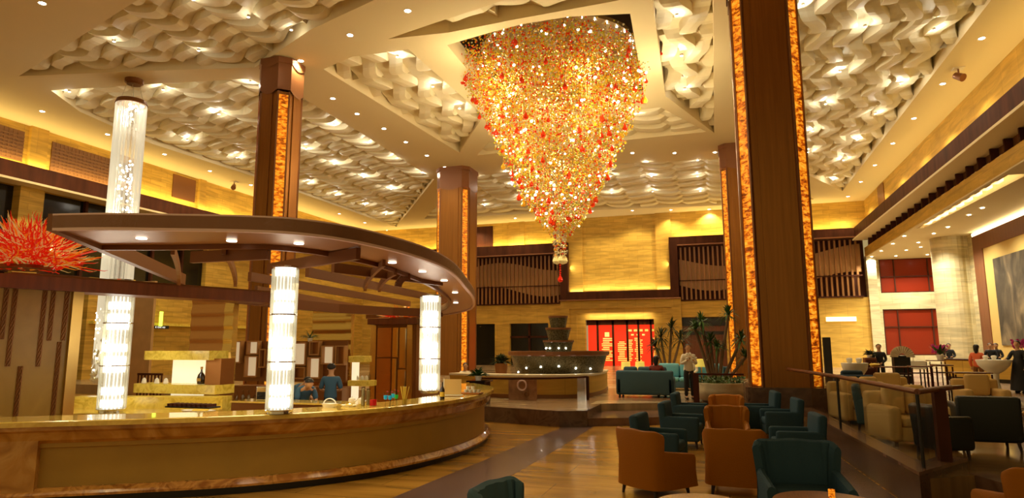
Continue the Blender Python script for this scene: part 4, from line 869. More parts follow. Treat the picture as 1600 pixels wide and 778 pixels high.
MB().lathe([(0.024, 0.30), (0.026, 0.35), (0.001, 0.352)], q, 12).build('cap', 'brass', t)
MB().box(q[0] - 0.05, q[0] + 0.05, q[1] - 0.068, q[1] - 0.058, q[2] + 0.06, q[2] + 0.12).build('label_patch', 'brass', t)
def folded_napkin(P, label, m='china', s=1.0, grp='folded white napkins on the onyx shelf'):
    t = MB().lathe([(0.055 * s, 0), (0.06 * s, 0.02 * s), (0.045 * s, 0.09 * s), (0.015 * s, 0.12 * s), (0.001, 0.125 * s)], P, 10, sx=1.1, sy=0.6).build('napkin', m); return tag(t, label, 'napkin', grp)
for px_, l_ in ((228, 'leftmost folded white napkin on the onyx shelf'), (248, 'folded white napkin in the middle of the onyx shelf'), (262, 'folded white napkin nearest the glowing panel')):
    folded_napkin((X(px_, 598), Ys - 0.05, zs + 0.002), l_, s=0.95)
# bowl of fruit, tray on the work shelf
P = PZ(310, 640, 0.86) 
fb = thing('serving_tray', 'shallow pale tray with yellow fruit below the onyx shelves', 'tray', (P.x, P.y, 0.803))
MB().lathe([(0.001, 0.0), (0.30, 0.0), (0.36, 0.05), (0.33, 0.05), (0.28, 0.012), (0.001, 0.012)], (P.x, P.y, 0.803), 20, sy=0.5).build('tray_dish', 'china', fb)
b = MB(); random.seed(2)
for k in range(6): b.tube([(P.x - 0.12 + 0.05 * k, P.y - 0.02, 0.83), (P.x - 0.08 + 0.05 * k, P.y + 0.05, 0.87), (P.x - 0.04 + 0.04 * k, P.y + 0.03, 0.90)], [0.02, 0.026, 0.012], 6)
b.build('banana', 'straw', fb)
P = PZ(283, 645, 0.99); grid = thing('glass_rack', 'flat dark slatted bar rack on the counter below the onyx shelves', 'rack', (P.x, P.y, TB))
b = MB().box(P.x - 0.42, P.x + 0.42, P.y + 0.1, P.y + 0.35, TB, TB + 0.02); b.build('mat', 'black', grid)
for k in range(9): MB().box(P.x - 0.40 + k * 0.09, P.x - 0.36 + k * 0.09, P.y + 0.12, P.y + 0.33, TB + 0.02, TB + 0.06).build('rack_bar', 'walnut', grid)
# bronze panels and brass posts
def pb(name, label, cat, xa, xb, ya, yb, Y, m, dy=0.08, z0=None, grp=None):
    x0_, x1_ = PY(xa, (ya + yb) / 2, Y).x, PY(xb, (ya + yb) / 2, Y).x; z1 = PY((xa + xb) / 2, ya, Y).z; zb = PY((xa + xb) / 2, yb, Y).z if z0 is None else z0
    if not m.startswith('brushed'): return tag(MB().box(x0_, x1_, Y, Y + dy, zb, z1).build(name, m, bevel=0.008), label, cat, grp)
    n = int((z1 - zb) / 0.03); pf = [(Y - 0.012 * math.sin(2 * PI * (zb + (z1 - zb) * i / n) / 0.30) - 0.005 * math.sin(2 * PI * (zb + (z1 - zb) * i / n) / 0.83), zb + (z1 - zb) * i / n) for i in range(n + 1)]   # gently rippled sheet metal
    vs = [(xx_, y_, z_) for y_, z_ in pf for xx_ in (x0_, x1_)] + [(x1_, Y + dy, z1), (x0_, Y + dy, z1), (x0_, Y + dy, zb), (x1_, Y + dy, zb)]; k = 2 * (n + 1)
    fs = [(2 * i, 2 * i + 1, 2 * i + 3, 2 * i + 2) for i in range(n)] + [(k - 2, k - 1, k, k + 1), (k + 1, k, k + 3, k + 2), (k + 2, k + 3, 1, 0), tuple([2 * i for i in range(n + 1)] + [k + 1, k + 2]), tuple([2 * i + 1 for i in range(n, -1, -1)] + [k + 3, k])]
    return tag(MB().add(vs, fs).build(name, m, smooth=True), label, cat, grp)
M['brushed'] = mat('brushed', (0.56, 0.27, 0.085), 0.24, metal=0.9, bump=0.25, scale=3.0, stretch=(0.05, 0.05, 9))
M['brushed_gold'] = mat('brushed_gold', (0.74, 0.48, 0.13), 0.24, metal=0.9, bump=0.25, scale=3.0, stretch=(0.05, 0.05, 9))
pb('bronze_cladding', 'brushed bronze panel with bright streaks above the onyx shelves', 'panel', 298, 350, 464, 548, 12.3, 'brushed', z0=0.0)
pb('brass_post', 'tall brass post right of the onyx shelf unit', 'post', 347, 361, 459, 645, 12.0, 'brushed_gold', 0.16, z0=0.0, grp='brass posts of the bar back')
pb('brass_cladding', 'brushed brass panel behind the standing bartender', 'panel', 487, 540, 480, 600, 17.0, 'brushed_gold', z0=0.0)
pb('brass_post', 'tall brass post right of the standing bartender', 'post', 538, 547, 486, 645, 16.6, 'brushed_gold', 0.16, z0=0.0, grp='brass posts of the bar back')
# C-shaped lit shelves between post and cabinet
Yc = 15.5
t = thing('bracket_shelf', 'white lit post carrying two yellow onyx bracket shelves', 'shelf', (PY(553, 640, Yc).x, Yc, 0))
xx = lambda a: PY(a, 600, Yc).x
MB().box(xx(549), xx(556), Yc, Yc + 0.15, 0, PY(553, 566, Yc).z).build('lit_post', 'white_lit', t)
for ya, yb, xe in ((556, 566, 571), (594, 603, 580)):
    MB().box(xx(546), xx(xe), Yc - 0.1, Yc + 0.3, PY(560, yb, Yc).z, PY(560, ya, Yc).z).build('shelf', 'onyx_lit', t, bevel=0.02)
zz = PY(560, 594, Yc).z + 0.004
for px_, l_ in ((556, 'left folded white napkin on the lower bracket shelf'), (564, 'middle folded white napkin on the lower bracket shelf'), (571, 'right folded white napkin on the lower bracket shelf')):
    folded_napkin((xx(px_), Yc + 0.05, zz), l_, s=0.95, grp='folded white napkins on the bracket shelf')
b = MB().lathe([(0.001, 0), (0.035, 0), (0.035, 0.12), (0.012, 0.16), (0.012, 0.2), (0.001, 0.2)], (xx(577), Yc, zz), 12); tag(b.build('glass_bottle', 'glass_tint'), 'small clear bottle at the end of the lower bracket shelf', 'bottle')
# bronze cabinet with staggered doors, second glass sculpture above
Yk = 19.0
x = lambda a: PY(a, 560, Yk).x; z = lambda a: PY(615, a, Yk).z
cab = thing('bronze_cabinet', 'tall bronze cabinet with stepped doors between two brass posts', 'cabinet', (x(615), Yk, 0))
MB().box(x(583), x(650), Yk, Yk + 0.5, 0, z(499)).build('carcass', 'bronze_dark', cab)
MB().box(x(581), x(589), Yk - 0.12, Yk + 0.02, 0, z(508)).build('post', 'brushed_gold', cab); MB().box(x(638), x(646), Yk - 0.12, Yk + 0.02, 0, z(508)).build('post', 'brushed_gold', cab)
for xa, xb, ya, yb in ((590, 613, 512, 558), (590, 613, 560, 640), (614, 624, 512, 558), (625, 637, 512, 575), (614, 622, 560, 640), (623, 637, 577, 640)):
    d_ = MB().box(x(xa), x(xb) - 0.03, Yk - 0.05, Yk + 0.0, max(0.02, z(yb)), z(ya)).build('door', 'brushed' if xa < 600 else 'brushed_gold', cab)
    if xa > 600: MB().box(x(xb) - 0.06, x(xb) - 0.02, Yk - 0.08, Yk - 0.05, max(0.1, z(yb) + 0.05), z(ya) - 0.05).build('handle', 'chrome', d_)
MB().box(x(580), x(657), Yk - 0.3, Yk + 0.6, z(507), z(498)).build('top_ledge', 'walnut_red', cab)
flame_glass('glass_sculpture', 'red and white blown-glass sculpture on top of the bronze cabinet', Vector((x(620), Yk + 0.1, z(498) + 0.001)), 0.72, 0.42, 300, 8)
M['box_back'] = mat('box_back', (0.75, 0.62, 0.42), 0.5, emit=(1.0, 0.80, 0.48), es=0.38)
M['box_wood'] = mat('box_wood', (0.50, 0.26, 0.09), 0.5)
# wall of lit display boxes
Yd = 15.2; x = lambda a: PY(a, 560, Yd).x; z = lambda a: PY(450, a, Yd).z
dw = thing('display_wall', 'staggered wall of wooden display boxes with pale lit backs', 'shelf wall', (x(450), Yd + 0.3, 0))
MB().box(x(359), x(536), Yd + 0.16, Yd + 0.24, z(597), z(533)).build('back_board', 'bronze_dark', dw)
for (xa, xb, ya, yb, lit) in ((360, 375, 532, 568, 1), (384, 402, 532, 554, 1), (382, 402, 556, 590, 1), (404, 414, 545, 575, 0), (440, 455, 534, 555, 0), (438, 453, 556, 588, 1), (455, 477, 535, 571, 1), (456, 477, 573, 592, 0), (480, 500, 558, 591, 1), (482, 498, 533, 555, 0), (501, 521, 540, 569, 1), (523, 538, 540, 570, 0)):
    fr = MB(); a_, b_, lo, hi = x(xa), x(xb), z(yb), z(ya); w = 0.035
    fr.box(a_, b_, Yd, Yd + 0.16, lo, lo + w).box(a_, b_, Yd, Yd + 0.16, hi - w, hi).box(a_, a_ + w, Yd, Yd + 0.16, lo + w, hi - w).box(b_ - w, b_, Yd, Yd + 0.16, lo + w, hi - w)
    f_ = fr.build('display_box', 'box_wood', dw)
    MB().box(a_ + w, b_ - w, Yd + 0.13, Yd + 0.155, lo + w, hi - w).build('back_panel', 'box_back' if lit else 'bronze', f_)
MB().box(x(359), x(536), Yd, Yd + 0.7, 0, 0.9).build('base_cabinet', 'bronze_dark', dw)
def leafy(name, label, cat, P, n, L, w, spread=1.0, up=0.8, m='leaf', potr=0.0, poth=0.0, seed=1, stems=None, potm='china', group=None):
    """arching strap leaves in a pot"""
    random.seed(seed); t = thing(name, label, cat, P, group); b = MB()
    heads = stems or [(0, 0, poth)]
    for hx, hy, hz in heads:
        for k in range(n):
            a = random.uniform(0, 2 * PI); l = L * random.uniform(0.65, 1.0); e = random.uniform(0.15, 1.35) * up; d = Vector((math.cos(a) * math.cos(e), math.sin(a) * math.cos(e), math.sin(e))); sd = Vector((-math.sin(a), math.cos(a), 0)) * w / 2
            s = Vector(P) + Vector((hx, hy, hz)); mid = s + d * l * 0.55; tip = s + d * l * spread + Vector((0, 0, -0.28 * l))
            b.add([s - sd * 0.5, s + sd * 0.5, mid + sd, mid - sd, tip, mid + Vector((0, 0, -w * 0.3))], [(0, 1, 5), (1, 2, 5), (3, 0, 5), (2, 4, 5), (4, 3, 5)])
    q = b.build('leaves', m, t); q['kind'] = 'stuff'
    if potr: MB().lathe([(0.001, 0), (potr * 0.75, 0), (potr, poth), (potr * 0.9, poth), (potr * 0.85, poth * 0.9), (0.001, poth * 0.9)], P, 16).build('pot', potm, t)
    return t
leafy('potted_grass', 'small grassy potted plant on top of the display boxes', 'plant', Vector((x(478), Yd + 0.15, z(534))), 40, 0.42, 0.02, poth=0.1, potr=0.07, seed=4)
# items on the bar top (from left to right)
def onbar(px_, py_, off=0.0): return PZ(px_, py_, TB)
P = onbar(515, 636)
t = thing('handled_basket', 'white oval basket with arched handle on the bar top', 'basket', P)
MB().lathe([(0.001, 0), (0.09, 0), (0.115, 0.055), (0.10, 0.055), (0.08, 0.012), (0.001, 0.012)], P, 18, sx=1.2, sy=0.8).build('bowl', 'china', t, smooth=True)
MB().tube([P + Vector((0.11 * math.cos(a), 0, 0.045 + 0.085 * math.sin(a))) for a in [PI * i / 10 for i in range(11)]], 0.009, 6).build('handle', 'china', t)
P = onbar(545, 635)
t = thing('butter_dish', 'flat white oval dish beside the handled basket', 'dish', P); MB().lathe([(0.001, 0), (0.11, 0), (0.14, 0.025), (0.13, 0.025), (0.1, 0.008), (0.001, 0.008)], P, 18, sy=0.6).build('dish_plate', 'china', t)
MB().lathe([(0.07, 0.01), (0.06, 0.04), (0.001, 0.05)], P, 12, sy=0.6).build('dish_food', 'onyx_top', t)
for k, (px_, lab) in enumerate(((567, 'tall pale cylinder candle glass left of the red jar'), (575, 'second tall pale candle glass next to the red jar'))):
    P = onbar(px_, 634 - k); t = thing('candle_glass', lab, 'candle', P, 'tall candle glasses')
    MB().lathe([(0.001, 0), (0.032, 0), (0.032, 0.30 - 0.04 * k), (0.028, 0.30 - 0.04 * k), (0.028, 0.01), (0.001, 0.01)], P, 14).build('glass_tube', 'glass_tint', t)
    MB().lathe([(0.001, 0.012), (0.024, 0.012), (0.024, 0.27 - 0.04 * k), (0.001, 0.275 - 0.04 * k)], P, 12).build('candle_wax', 'china', t)
P = onbar(583, 634); t = thing('red_jar', 'wide glass jar of dark red drink on the bar top', 'jar', P)
MB().lathe([(0.001, 0.005), (0.055, 0.005), (0.055, 0.10), (0.001, 0.10)], P, 16).build('red_liquid', 'red_drink', t); MB().lathe([(0.001, 0), (0.06, 0), (0.06, 0.115), (0.057, 0.115)], P, 16).build('jar_wall', 'glass', t)
def flute(P, m, label, h=0.24, grp='blue cocktails in tall glasses'):
    t = thing('cocktail_glass', label, 'glass', P, grp)
    MB().lathe([(0.001, 0), (0.032, 0), (0.03, 0.006), (0.005, 0.01), (0.005, h * 0.5), (0.001, h * 0.5)], P, 12).build('stem', 'glass_tint', t)
    MB().lathe([(0.001, h * 0.5), (0.026, h * 0.56), (0.030, h * 0.78), (0.001, h * 0.78)], P, 12).build('drink', m, t)
    MB().lathe([(0.005, h * 0.48), (0.028, h * 0.55), (0.036, h)], P, 12).build('bowl', 'glass', t)
    MB().sphere(P + Vector((0.03, 0, h)), 0.012, 8, 6).build('cherry', 'red_drink', t)
flute(onbar(602, 637), 'cyan_drink', 'leftmost bright blue cocktail in a tall stemmed glass'); flute(onbar(609, 637.5), 'cyan_drink', 'middle bright blue cocktail in a tall stemmed glass'); flute(onbar(614, 634), 'cyan_drink', 'bright blue cocktail next to the green one')
flute(onbar(619, 636), 'green_drink', 'bright green cocktail in a round stemmed glass', grp='green cocktail')
P = onbar(632, 634); t = thing('straw_glass', 'clear glass holding a fan of yellow straws', 'glass', P)
MB().lathe([(0.001, 0), (0.035, 0), (0.042, 0.11), (0.04, 0.11)], P, 14).build('tumbler', 'glass_tint', t); random.seed(6)
for k in range(9): a = random.uniform(0, 2 * PI); MB().tube([P + Vector((0.01 * math.cos(a), 0.01 * math.sin(a), 0.01)), P + Vector((0.075 * math.cos(a), 0.06 * math.sin(a), 0.30))], 0.006, 6).build('straw', 'straw', t)
P = onbar(691, 624); t = thing('wine_bottle', 'dark wine bottle beside the right crystal column', 'bottle', P)
MB().lathe([(0.001, 0), (0.04, 0), (0.042, 0.02), (0.042, 0.17), (0.016, 0.23), (0.015, 0.30), (0.001, 0.30)], P, 16).build('glass_body', 'bottle', t, smooth=True); MB().lathe([(0.043, 0.05), (0.043, 0.13)], P, 16).build('label_patch', 'straw', t)
P = onbar(708, 619); t = thing('menu_stand', 'upright pale menu board standing near the bar end', 'menu', P, None)
T = Matrix.Translation(P + Vector((0, 0, 0.012))) @ Matrix.Rotation(0.25, 4, 'Z')
MB().box(-0.17, 0.15, -0.01, 0.01, 0.02, 0.30, T=T @ Matrix.Rotation(-0.12, 4, 'X')).build('board', 'cream', t); MB().box(-0.19, -0.17, -0.014, 0.014, 0.0, 0.31, T=T @ Matrix.Rotation(-0.12, 4, 'X')).build('edge_rail', 'china', t); MB().box(-0.2, 0.18, -0.07, 0.07, 0, 0.02, T=T).build('foot', 'china', t)
P = onbar(737, 615.5); t = thing('cup_tray', 'wooden tray on the rounded bar end holding white cups', 'tray', P)
MB().box(P.x - 0.22, P.x + 0.2, P.y - 0.13, P.y + 0.13, TB, TB + 0.03).build('tray_board', 'bronze', t, bevel=0.006)
cp = None
for i, (dx, dy, dz) in enumerate([(-0.12, 0, 0), (-0.03, 0, 0), (0.06, 0, 0), (0.13, 0.04, 0), (-0.08, 0.0, 0.06), (0.02, 0.0, 0.06)]):
    q = P + Vector((dx, dy, 0.03 + dz)); lab = ('leftmost white cup in the lower row on the tray', 'second white cup in the lower row on the tray', 'third white cup in the lower row on the tray', 'rightmost white cup on the tray', 'left upper white cup stacked on the tray', 'right upper white cup stacked on the tray')[i]
    c = MB().lathe([(0.001, 0), (0.028, 0), (0.040, 0.055), (0.036, 0.055), (0.025, 0.008), (0.001, 0.008)], (0, 0, 0), 12).build('cup', 'china') if cp is None else cp.copy()
    if cp is None: cp = c
    else: col.objects.link(c)
    c.location = q; tag(c, lab, 'cup', 'white cups on the tray')
# espresso machine and glasses behind the counter
P = PZ(380, 640, 0.98); P.z = 0.95
Yb = 10.6; xg = lambda a: PY(a, 620, Yb).x
sl = thing('work_counter', 'dark work counter behind the bar between post and middle column', 'counter', (xg(440), Yb, 0)); MB().box(xg(362), xg(560), Yb, Yb + 0.55, 0, 0.92).build('counter_body', 'bronze_dark', sl); MB().box(xg(361), xg(561), Yb - 0.02, Yb + 0.57, 0.92, 0.95).build('counter_slab', 'onyx_top', sl)
random.seed(12); labs = ['leftmost', 'second', 'third', 'fourth', 'fifth', 'sixth', 'seventh']
for k in range(6):
    P = Vector((xg(364 + k * 4.6), Yb + 0.10 + 0.11 * (k % 2), 0.95)); t = thing('wine_glass', labs[k] + ' upturned wine glass in the row right of the brass post', 'glass', P, 'wine glasses behind the bar')
    MB().lathe([(0.032, 0), (0.04, 0.05), (0.02, 0.10), (0.004, 0.115)], P, 12).build('bowl', 'glass_tint', t); MB().lathe([(0.004, 0.115), (0.004, 0.18), (0.03, 0.185), (0.001, 0.19)], P, 12).build('stem', 'glass_tint', t)
P = Vector((xg(402), Yb + 0.25, 0.95)); t = thing('espresso_machine', 'small dark espresso machine left of the middle crystal column', 'machine', P)
MB().box(P.x - 0.14, P.x + 0.12, P.y - 0.12, P.y + 0.2, 0.95, 1.22).build('body', 'chrome', t, bevel=0.02); MB().box(P.x - 0.10, P.x + 0.08, P.y - 0.14, P.y - 0.12, 0.98, 1.12).build('panel', 'black', t); MB().tube([P + Vector((0, -0.13, 0.1)), P + Vector((0, -0.25, 0.09))], 0.012, 8).build('handle', 'black', t)
# white items on work counter right
for px_, l_ in ((541, 'left pale teapot behind the white dish'), (556, 'right pale teapot near the candle glasses')):
    P = Vector((xg(px_), Yb + 0.2, 0.95)); t = thing('teapot', l_, 'teapot', P, 'teapots behind the bar')
    MB().lathe([(0.001, 0), (0.05, 0), (0.07, 0.04), (0.06, 0.085), (0.03, 0.10), (0.001, 0.105)], P, 14).build('pot_body', 'china', t, smooth=True); MB().tube([P + Vector((0.06, 0, 0.03)), P + Vector((0.11, 0, 0.06)), P + Vector((0.125, 0, 0.10))], [0.014, 0.01, 0.007], 7).build('spout', 'china', t); MB().sphere(P + Vector((0, 0, 0.115)), 0.012, 8, 6).build('lid_knob', 'china', t)
# floor number sign
def text_mesh(s, size, depth, m, parent, name, P, rz, align='CENTER', bold=0.0):
    cu = bpy.data.curves.new(name, 'FONT'); cu.body = s; cu.size = size; cu.extrude = depth; cu.align_x = align; cu.offset = bold
    o = bpy.data.objects.new(name, cu); col.objects.link(o); dg = bpy.context.evaluated_depsgraph_get(); dg.update(); me = bpy.data.meshes.new_from_object(o.evaluated_get(dg)); bpy.data.objects.remove(o)
    me.materials.clear(); me.materials.append(M[m]); q = bpy.data.objects.new(name, me); col.objects.link(q); q.parent = parent; q.location = Vector(P) - parent_world(parent); q.rotation_euler = (PI / 2, 0, rz); return q
SX = XL + 0.55
def onleft(x_, y_, Xp):
    d = ray(x_, y_); t_ = Xp / d.x; return d * t_ + Vector((0, 0, EYE))
P = onleft(251, 505, SX)
sg = thing('floor_sign', 'glowing yellow-green number 1 above a small dark lettered sign', 'sign', P)
yaw_s = math.atan2(P.x, -P.y) * 0 + 0.92
text_mesh('1', 1.05, 0.03, 'sign_green', sg, 'numeral', P + Vector((0, 0, -0.12)), yaw_s, bold=0.035)
T = Matrix.Translation(P) @ Matrix.Rotation(yaw_s, 4, 'Z')
MB().box(-0.42, 0.42, 0, 0.05, -0.30, -0.13, T=T).build('plate', 'black', sg)
text_mesh('E Exit ely', 0.13, 0.005, 'sign_text', sg, 'lettering', T @ Vector((0, -0.012, -0.255)), yaw_s)
for k in (-0.3, 0.3): MB().tube([T @ Vector((k, 0.03, -0.2)), T @ Vector((k, 0.03, -0.2)) + Vector((-0.65, 0, 0))], 0.02, 6).build('bracket', 'black', sg)
M['column_stone'] = mat('column_stone', (0.42, 0.25, 0.10), 0.5, var=0.1, scale=2)
# balustrade seen behind the left crystal column, brown column
pb('brown_column', 'slim brown stone column behind the left crystal column', 'column', 192, 236, 440, 612, 21.0, 'column_stone', 0.12, z0=0.0)
Yr = 20.0; xr0, xr1 = PY(214, 590, Yr).x, PY(252, 590, Yr).x
t = thing('balustrade', 'small dark wooden balustrade behind the onyx shelf', 'railing', (xr0, Yr, 0)); zt = PY(230, 583, Yr).z
MB().box(xr0, xr1, Yr, Yr + 0.08, zt - 0.08, zt).build('handrail', 'walnut', t)
for k in range(8): MB().box(xr0 + k * (xr1 - xr0 - 0.04) / 7, xr0 + 0.04 + k * (xr1 - xr0 - 0.04) / 7, Yr + 0.02, Yr + 0.06, 0, zt - 0.08).build('baluster', 'walnut', t)
# ================================================================ fountain on its terrace
fx, fy = PY(873, 570, 22.0).x, 22.0
ft = thing('tiered_fountain', 'four-tier stone fountain with small lights on its wide lower basin', 'fountain', (fx, fy, UP))
def fz(py_): return PY(873, py_, 22.0).z
MB().lathe([(0.001, UP), (1.2, UP), (1.25, 1.0), (0.001, 1.0)], (fx, fy, 0), 40).build('pedestal', 'dark_stone', ft)
R1 = 1.70
def basin(r1, r0, zt_, zb_, name, n=40):
    h = zt_ - zb_; MB().lathe([(0.001, zb_), (r0, zb_), (r0 * 1.03, zb_ + 0.04), (r1 * 0.96, zt_ - 0.18 * h), (r1 * 0.965, zt_ - 0.14 * h), (r1, zt_ - 0.13 * h), (r1, zt_), (r1 * 0.93, zt_), (r1 * 0.9, zt_ - 0.08 * h), (0.001, zt_ - 0.08 * h)], (fx, fy, 0), n).build(name, ['mosaic'], ft, smooth=True)
    MB().lathe([(r1 * 0.975, zt_ - 0.16 * h), (r1 * 1.012, zt_ - 0.12 * h), (r1 * 1.012, zt_ + 0.01), (r1 * 0.92, zt_ + 0.01), (r1 * 0.92, zt_ - 0.05 * h)], (fx, fy, 0), n).build('basin_rim', 'canopy_rib', ft)
basin(R1, 1.40, fz(549), fz(589), 'lower_basin', 48); basin(0.53, 0.42, fz(532), fz(550), 'second_basin'); basin(0.44, 0.33, fz(512.5), fz(531.5), 'third_basin'); basin(0.335, 0.26, fz(494), fz(512), 'top_basin')
MB().lathe([(0.2, fz(551)), (0.2, fz(496))], (fx, fy, 0), 16).build('core', 'dark_stone', ft)
for px_, py_ in ((812, 587), (820, 580), (838, 573), (863, 571), (890, 570), (913, 573), (931, 574), (937, 582)):
    u = (px_ - 873) / 79.0; r = 1.62 - (py_ - 560) / 29 * 0.22; a = -PI / 2 + math.asin(max(-1, min(1, u * 1.70 / r))); zc = fz(py_)
    P = Vector((fx + (r + 0.01) * math.cos(a), fy + (r + 0.01) * math.sin(a), zc)); MB().sphere(P, 0.028, 8, 6).build('basin_light', 'spot_lens', ft)
for px_ in (855, 863, 879, 890):
    u = (px_ - 873) / 24.0; a = -PI / 2 + math.asin(max(-1, min(1, u))); MB().sphere((fx + 0.48 * math.cos(a), fy + 0.48 * math.sin(a), fz(544)), 0.022, 8, 6).build('basin_light', 'spot_lens', ft)
lamp('fountain_lamp', 'POINT', (fx, fy - 2.2, 1.0), 20, WHITE, 0.1)
# low curved yellow stone wall around the fountain, dark cap
wallp = catmull([Vector(p) for p in [(-8.6, 20.2), (-7.4, 19.75), (-6.2, 19.5), (-5.1, 19.6), (-4.3, 20.0), (-3.95, 21.0), (-3.9, 22.6), (-4.1, 24.4)]], 6); wallp = [(p.x, p.y) for p in wallp]
t = thing('low_wall', 'low curved yellow stone wall around the fountain', 'low wall', (-5.5, 19.6, UP))
MB().sweep(wallp, [(0, UP + 0.12), (0, 1.03), (0.5, 1.03), (0.5, UP + 0.12)]).build('stone_face', 'wall_plain', t); MB().sweep(wallp, [(-0.04, 1.03), (-0.04, 1.09), (0.6, 1.09), (0.6, 1.03)]).build('coping', 'planter_white', t); MB().sweep(wallp, [(-0.02, UP), (-0.02, UP + 0.12), (0.5, UP + 0.12), (0.5, UP)]).build('skirting', 'bronze_dark', t)
# patterned centre panel with ring emblem
P = PZ(806, 628, UP); t = thing('emblem_panel', 'pinkish stone panel with a round ring emblem before the low wall', 'panel', (P.x, P.y, UP))
T = Matrix.Translation((P.x, 18.9, 0)) @ Matrix.Rotation(-0.12, 4, 'Z')
M['panel_stone'] = ramp_noise('panel_stone', [(0.3, (0.26, 0.11, 0.05)), (0.7, (0.42, 0.20, 0.09))], 5, 0.25)
MB().box(-0.45, 0.45, 0, 0.06, UP, 1.02, T=T).build('slab', 'panel_stone', t)
rg = MB(); rg.tube([T @ Vector((0.0 + 0.14 * math.cos(a), -0.012, 0.86 - 0.05 + 0.14 * math.sin(a))) for a in [2 * PI * i / 24 for i in range(25)]], 0.028, 6, False); rg.build('ring_emblem', 'canopy', t)
MB().tube([T @ Vector((0.14 + 0.07 * math.cos(a), -0.012, 0.56 + 0.07 * math.sin(a))) for a in [2 * PI * i / 20 for i in range(21)]], 0.014, 5, False).build('small_ring', 'bronze', t)
# glass barrier with dark top rail
tr = [PZ(752, 626, UP), PZ(800, 627.5, UP), PZ(862, 627, UP), PZ(905, 624.5, UP), PZ(921, 623, UP)]
t = thing('glass_barrier', 'glass barrier with thin dark top rail in front of the fountain wall', 'railing', tr[2])
MB().sweep([(p.x, p.y - 0.3) for p in tr], [(0.0, UP), (0.0, 1.02), (0.012, 1.02), (0.012, UP)]).build('glass_pane', 'glass', t)
MB().sweep([(p.x, p.y - 0.3) for p in tr], [(-0.03, 1.02), (-0.03, 1.07), (0.04, 1.07), (0.04, 1.02)]).build('top_rail', 'walnut', t)
for p in (tr[0], tr[-1]): MB().box(p.x - 0.05, p.x + 0.05, p.y - 0.34, p.y - 0.24, UP, 1.06).build('post', 'walnut', t)
P = PZ(909, 624, UP); MB().box(P.x - 0.11, P.x + 0.16, P.y - 0.1, P.y - 0.02, UP, 1.03).build('end_pane', 'chrome', t)
# reception stand beside bar end with plant
P = PZ(745, 625, UP); Yp = 17.1; xa, xb = PY(733, 600, Yp).x, PY(757, 600, Yp).x
t = thing('lobby_piano', 'glossy black piano-like cabinet behind the bar end', 'cabinet', ((xa + xb) / 2, Yp, UP)); MB().box(xa, xb, Yp, Yp + 0.5, UP, PY(745, 597, Yp).z).build('case', 'black_gloss', t, bevel=0.02); MB().box(xa - 0.05, xb + 0.05, Yp - 0.1, Yp + 0.55, PY(745, 597, Yp).z, PY(745, 594.5, Yp).z).build('lid', 'black_gloss', t)
zt = PY(745, 594.5, Yp).z
leafy('potted_plant', 'leafy potted plant on the black cabinet behind the bar end', 'plant', Vector((PY(743, 590, Yp).x, Yp + 0.22, zt)), 60, 0.40, 0.07, up=0.9, poth=0.12, potr=0.1, seed=9)
P = PY(783, 588, 30.0); leafy('potted_plant', 'dark round potted shrub left behind the fountain basin', 'plant', Vector((P.x, 30.0, UP)), 120, 0.75, 0.09, up=1.0, m='leaf_dark', poth=0.75, potr=0.32, seed=10, potm='bronze_dark')
# ================================================================ soft seats
def rbox(b, x0, x1, y0, y1, z0, z1, T=None, r=0.06):
    """box with rounded vertical outline and softened top"""
    pts = []
    for cx_, cy_, a in ((x1 - r, y1 - r, 0), (x0 + r, y1 - r, PI / 2), (x0 + r, y0 + r, PI), (x1 - r, y0 + r, 1.5 * PI)):
        for i in range(5): pts.append((cx_ + r * math.cos(a + i * PI / 8), cy_ + r * math.sin(a + i * PI / 8)))
    n = len(pts); cxm, cym = (x0 + x1) / 2, (y0 + y1) / 2; vs = []; e = min(r, (z1 - z0) / 2.2); layers = [(z0, 0.6), (z0 + e * 0.35, 0.15), (z0 + e, 0.0), (z1 - e, 0.0), (z1 - e * 0.35, 0.15), (z1, 0.6)]
    for z_, ins in layers:
        for px_, py_ in pts:
            sx_ = 1 - ins * e / max(0.01, (x1 - x0) / 2); sy_ = 1 - ins * e / max(0.01, (y1 - y0) / 2); v = Vector((cxm + (px_ - cxm) * sx_, cym + (py_ - cym) * sy_, z_)); vs.append(T @ v if T else v)
    fs = [(i * n + j, i * n + (j + 1) % n, (i + 1) * n + (j + 1) % n, (i + 1) * n + j) for i in range(5) for j in range(n)] + [tuple(range(n))[::-1], tuple(5 * n + j for j in range(n))]
    return b.add(vs, fs)
def at_T(x, y, z, rz): return Matrix.Translation((x, y, z)) @ Matrix.Rotation(rz, 4, 'Z')
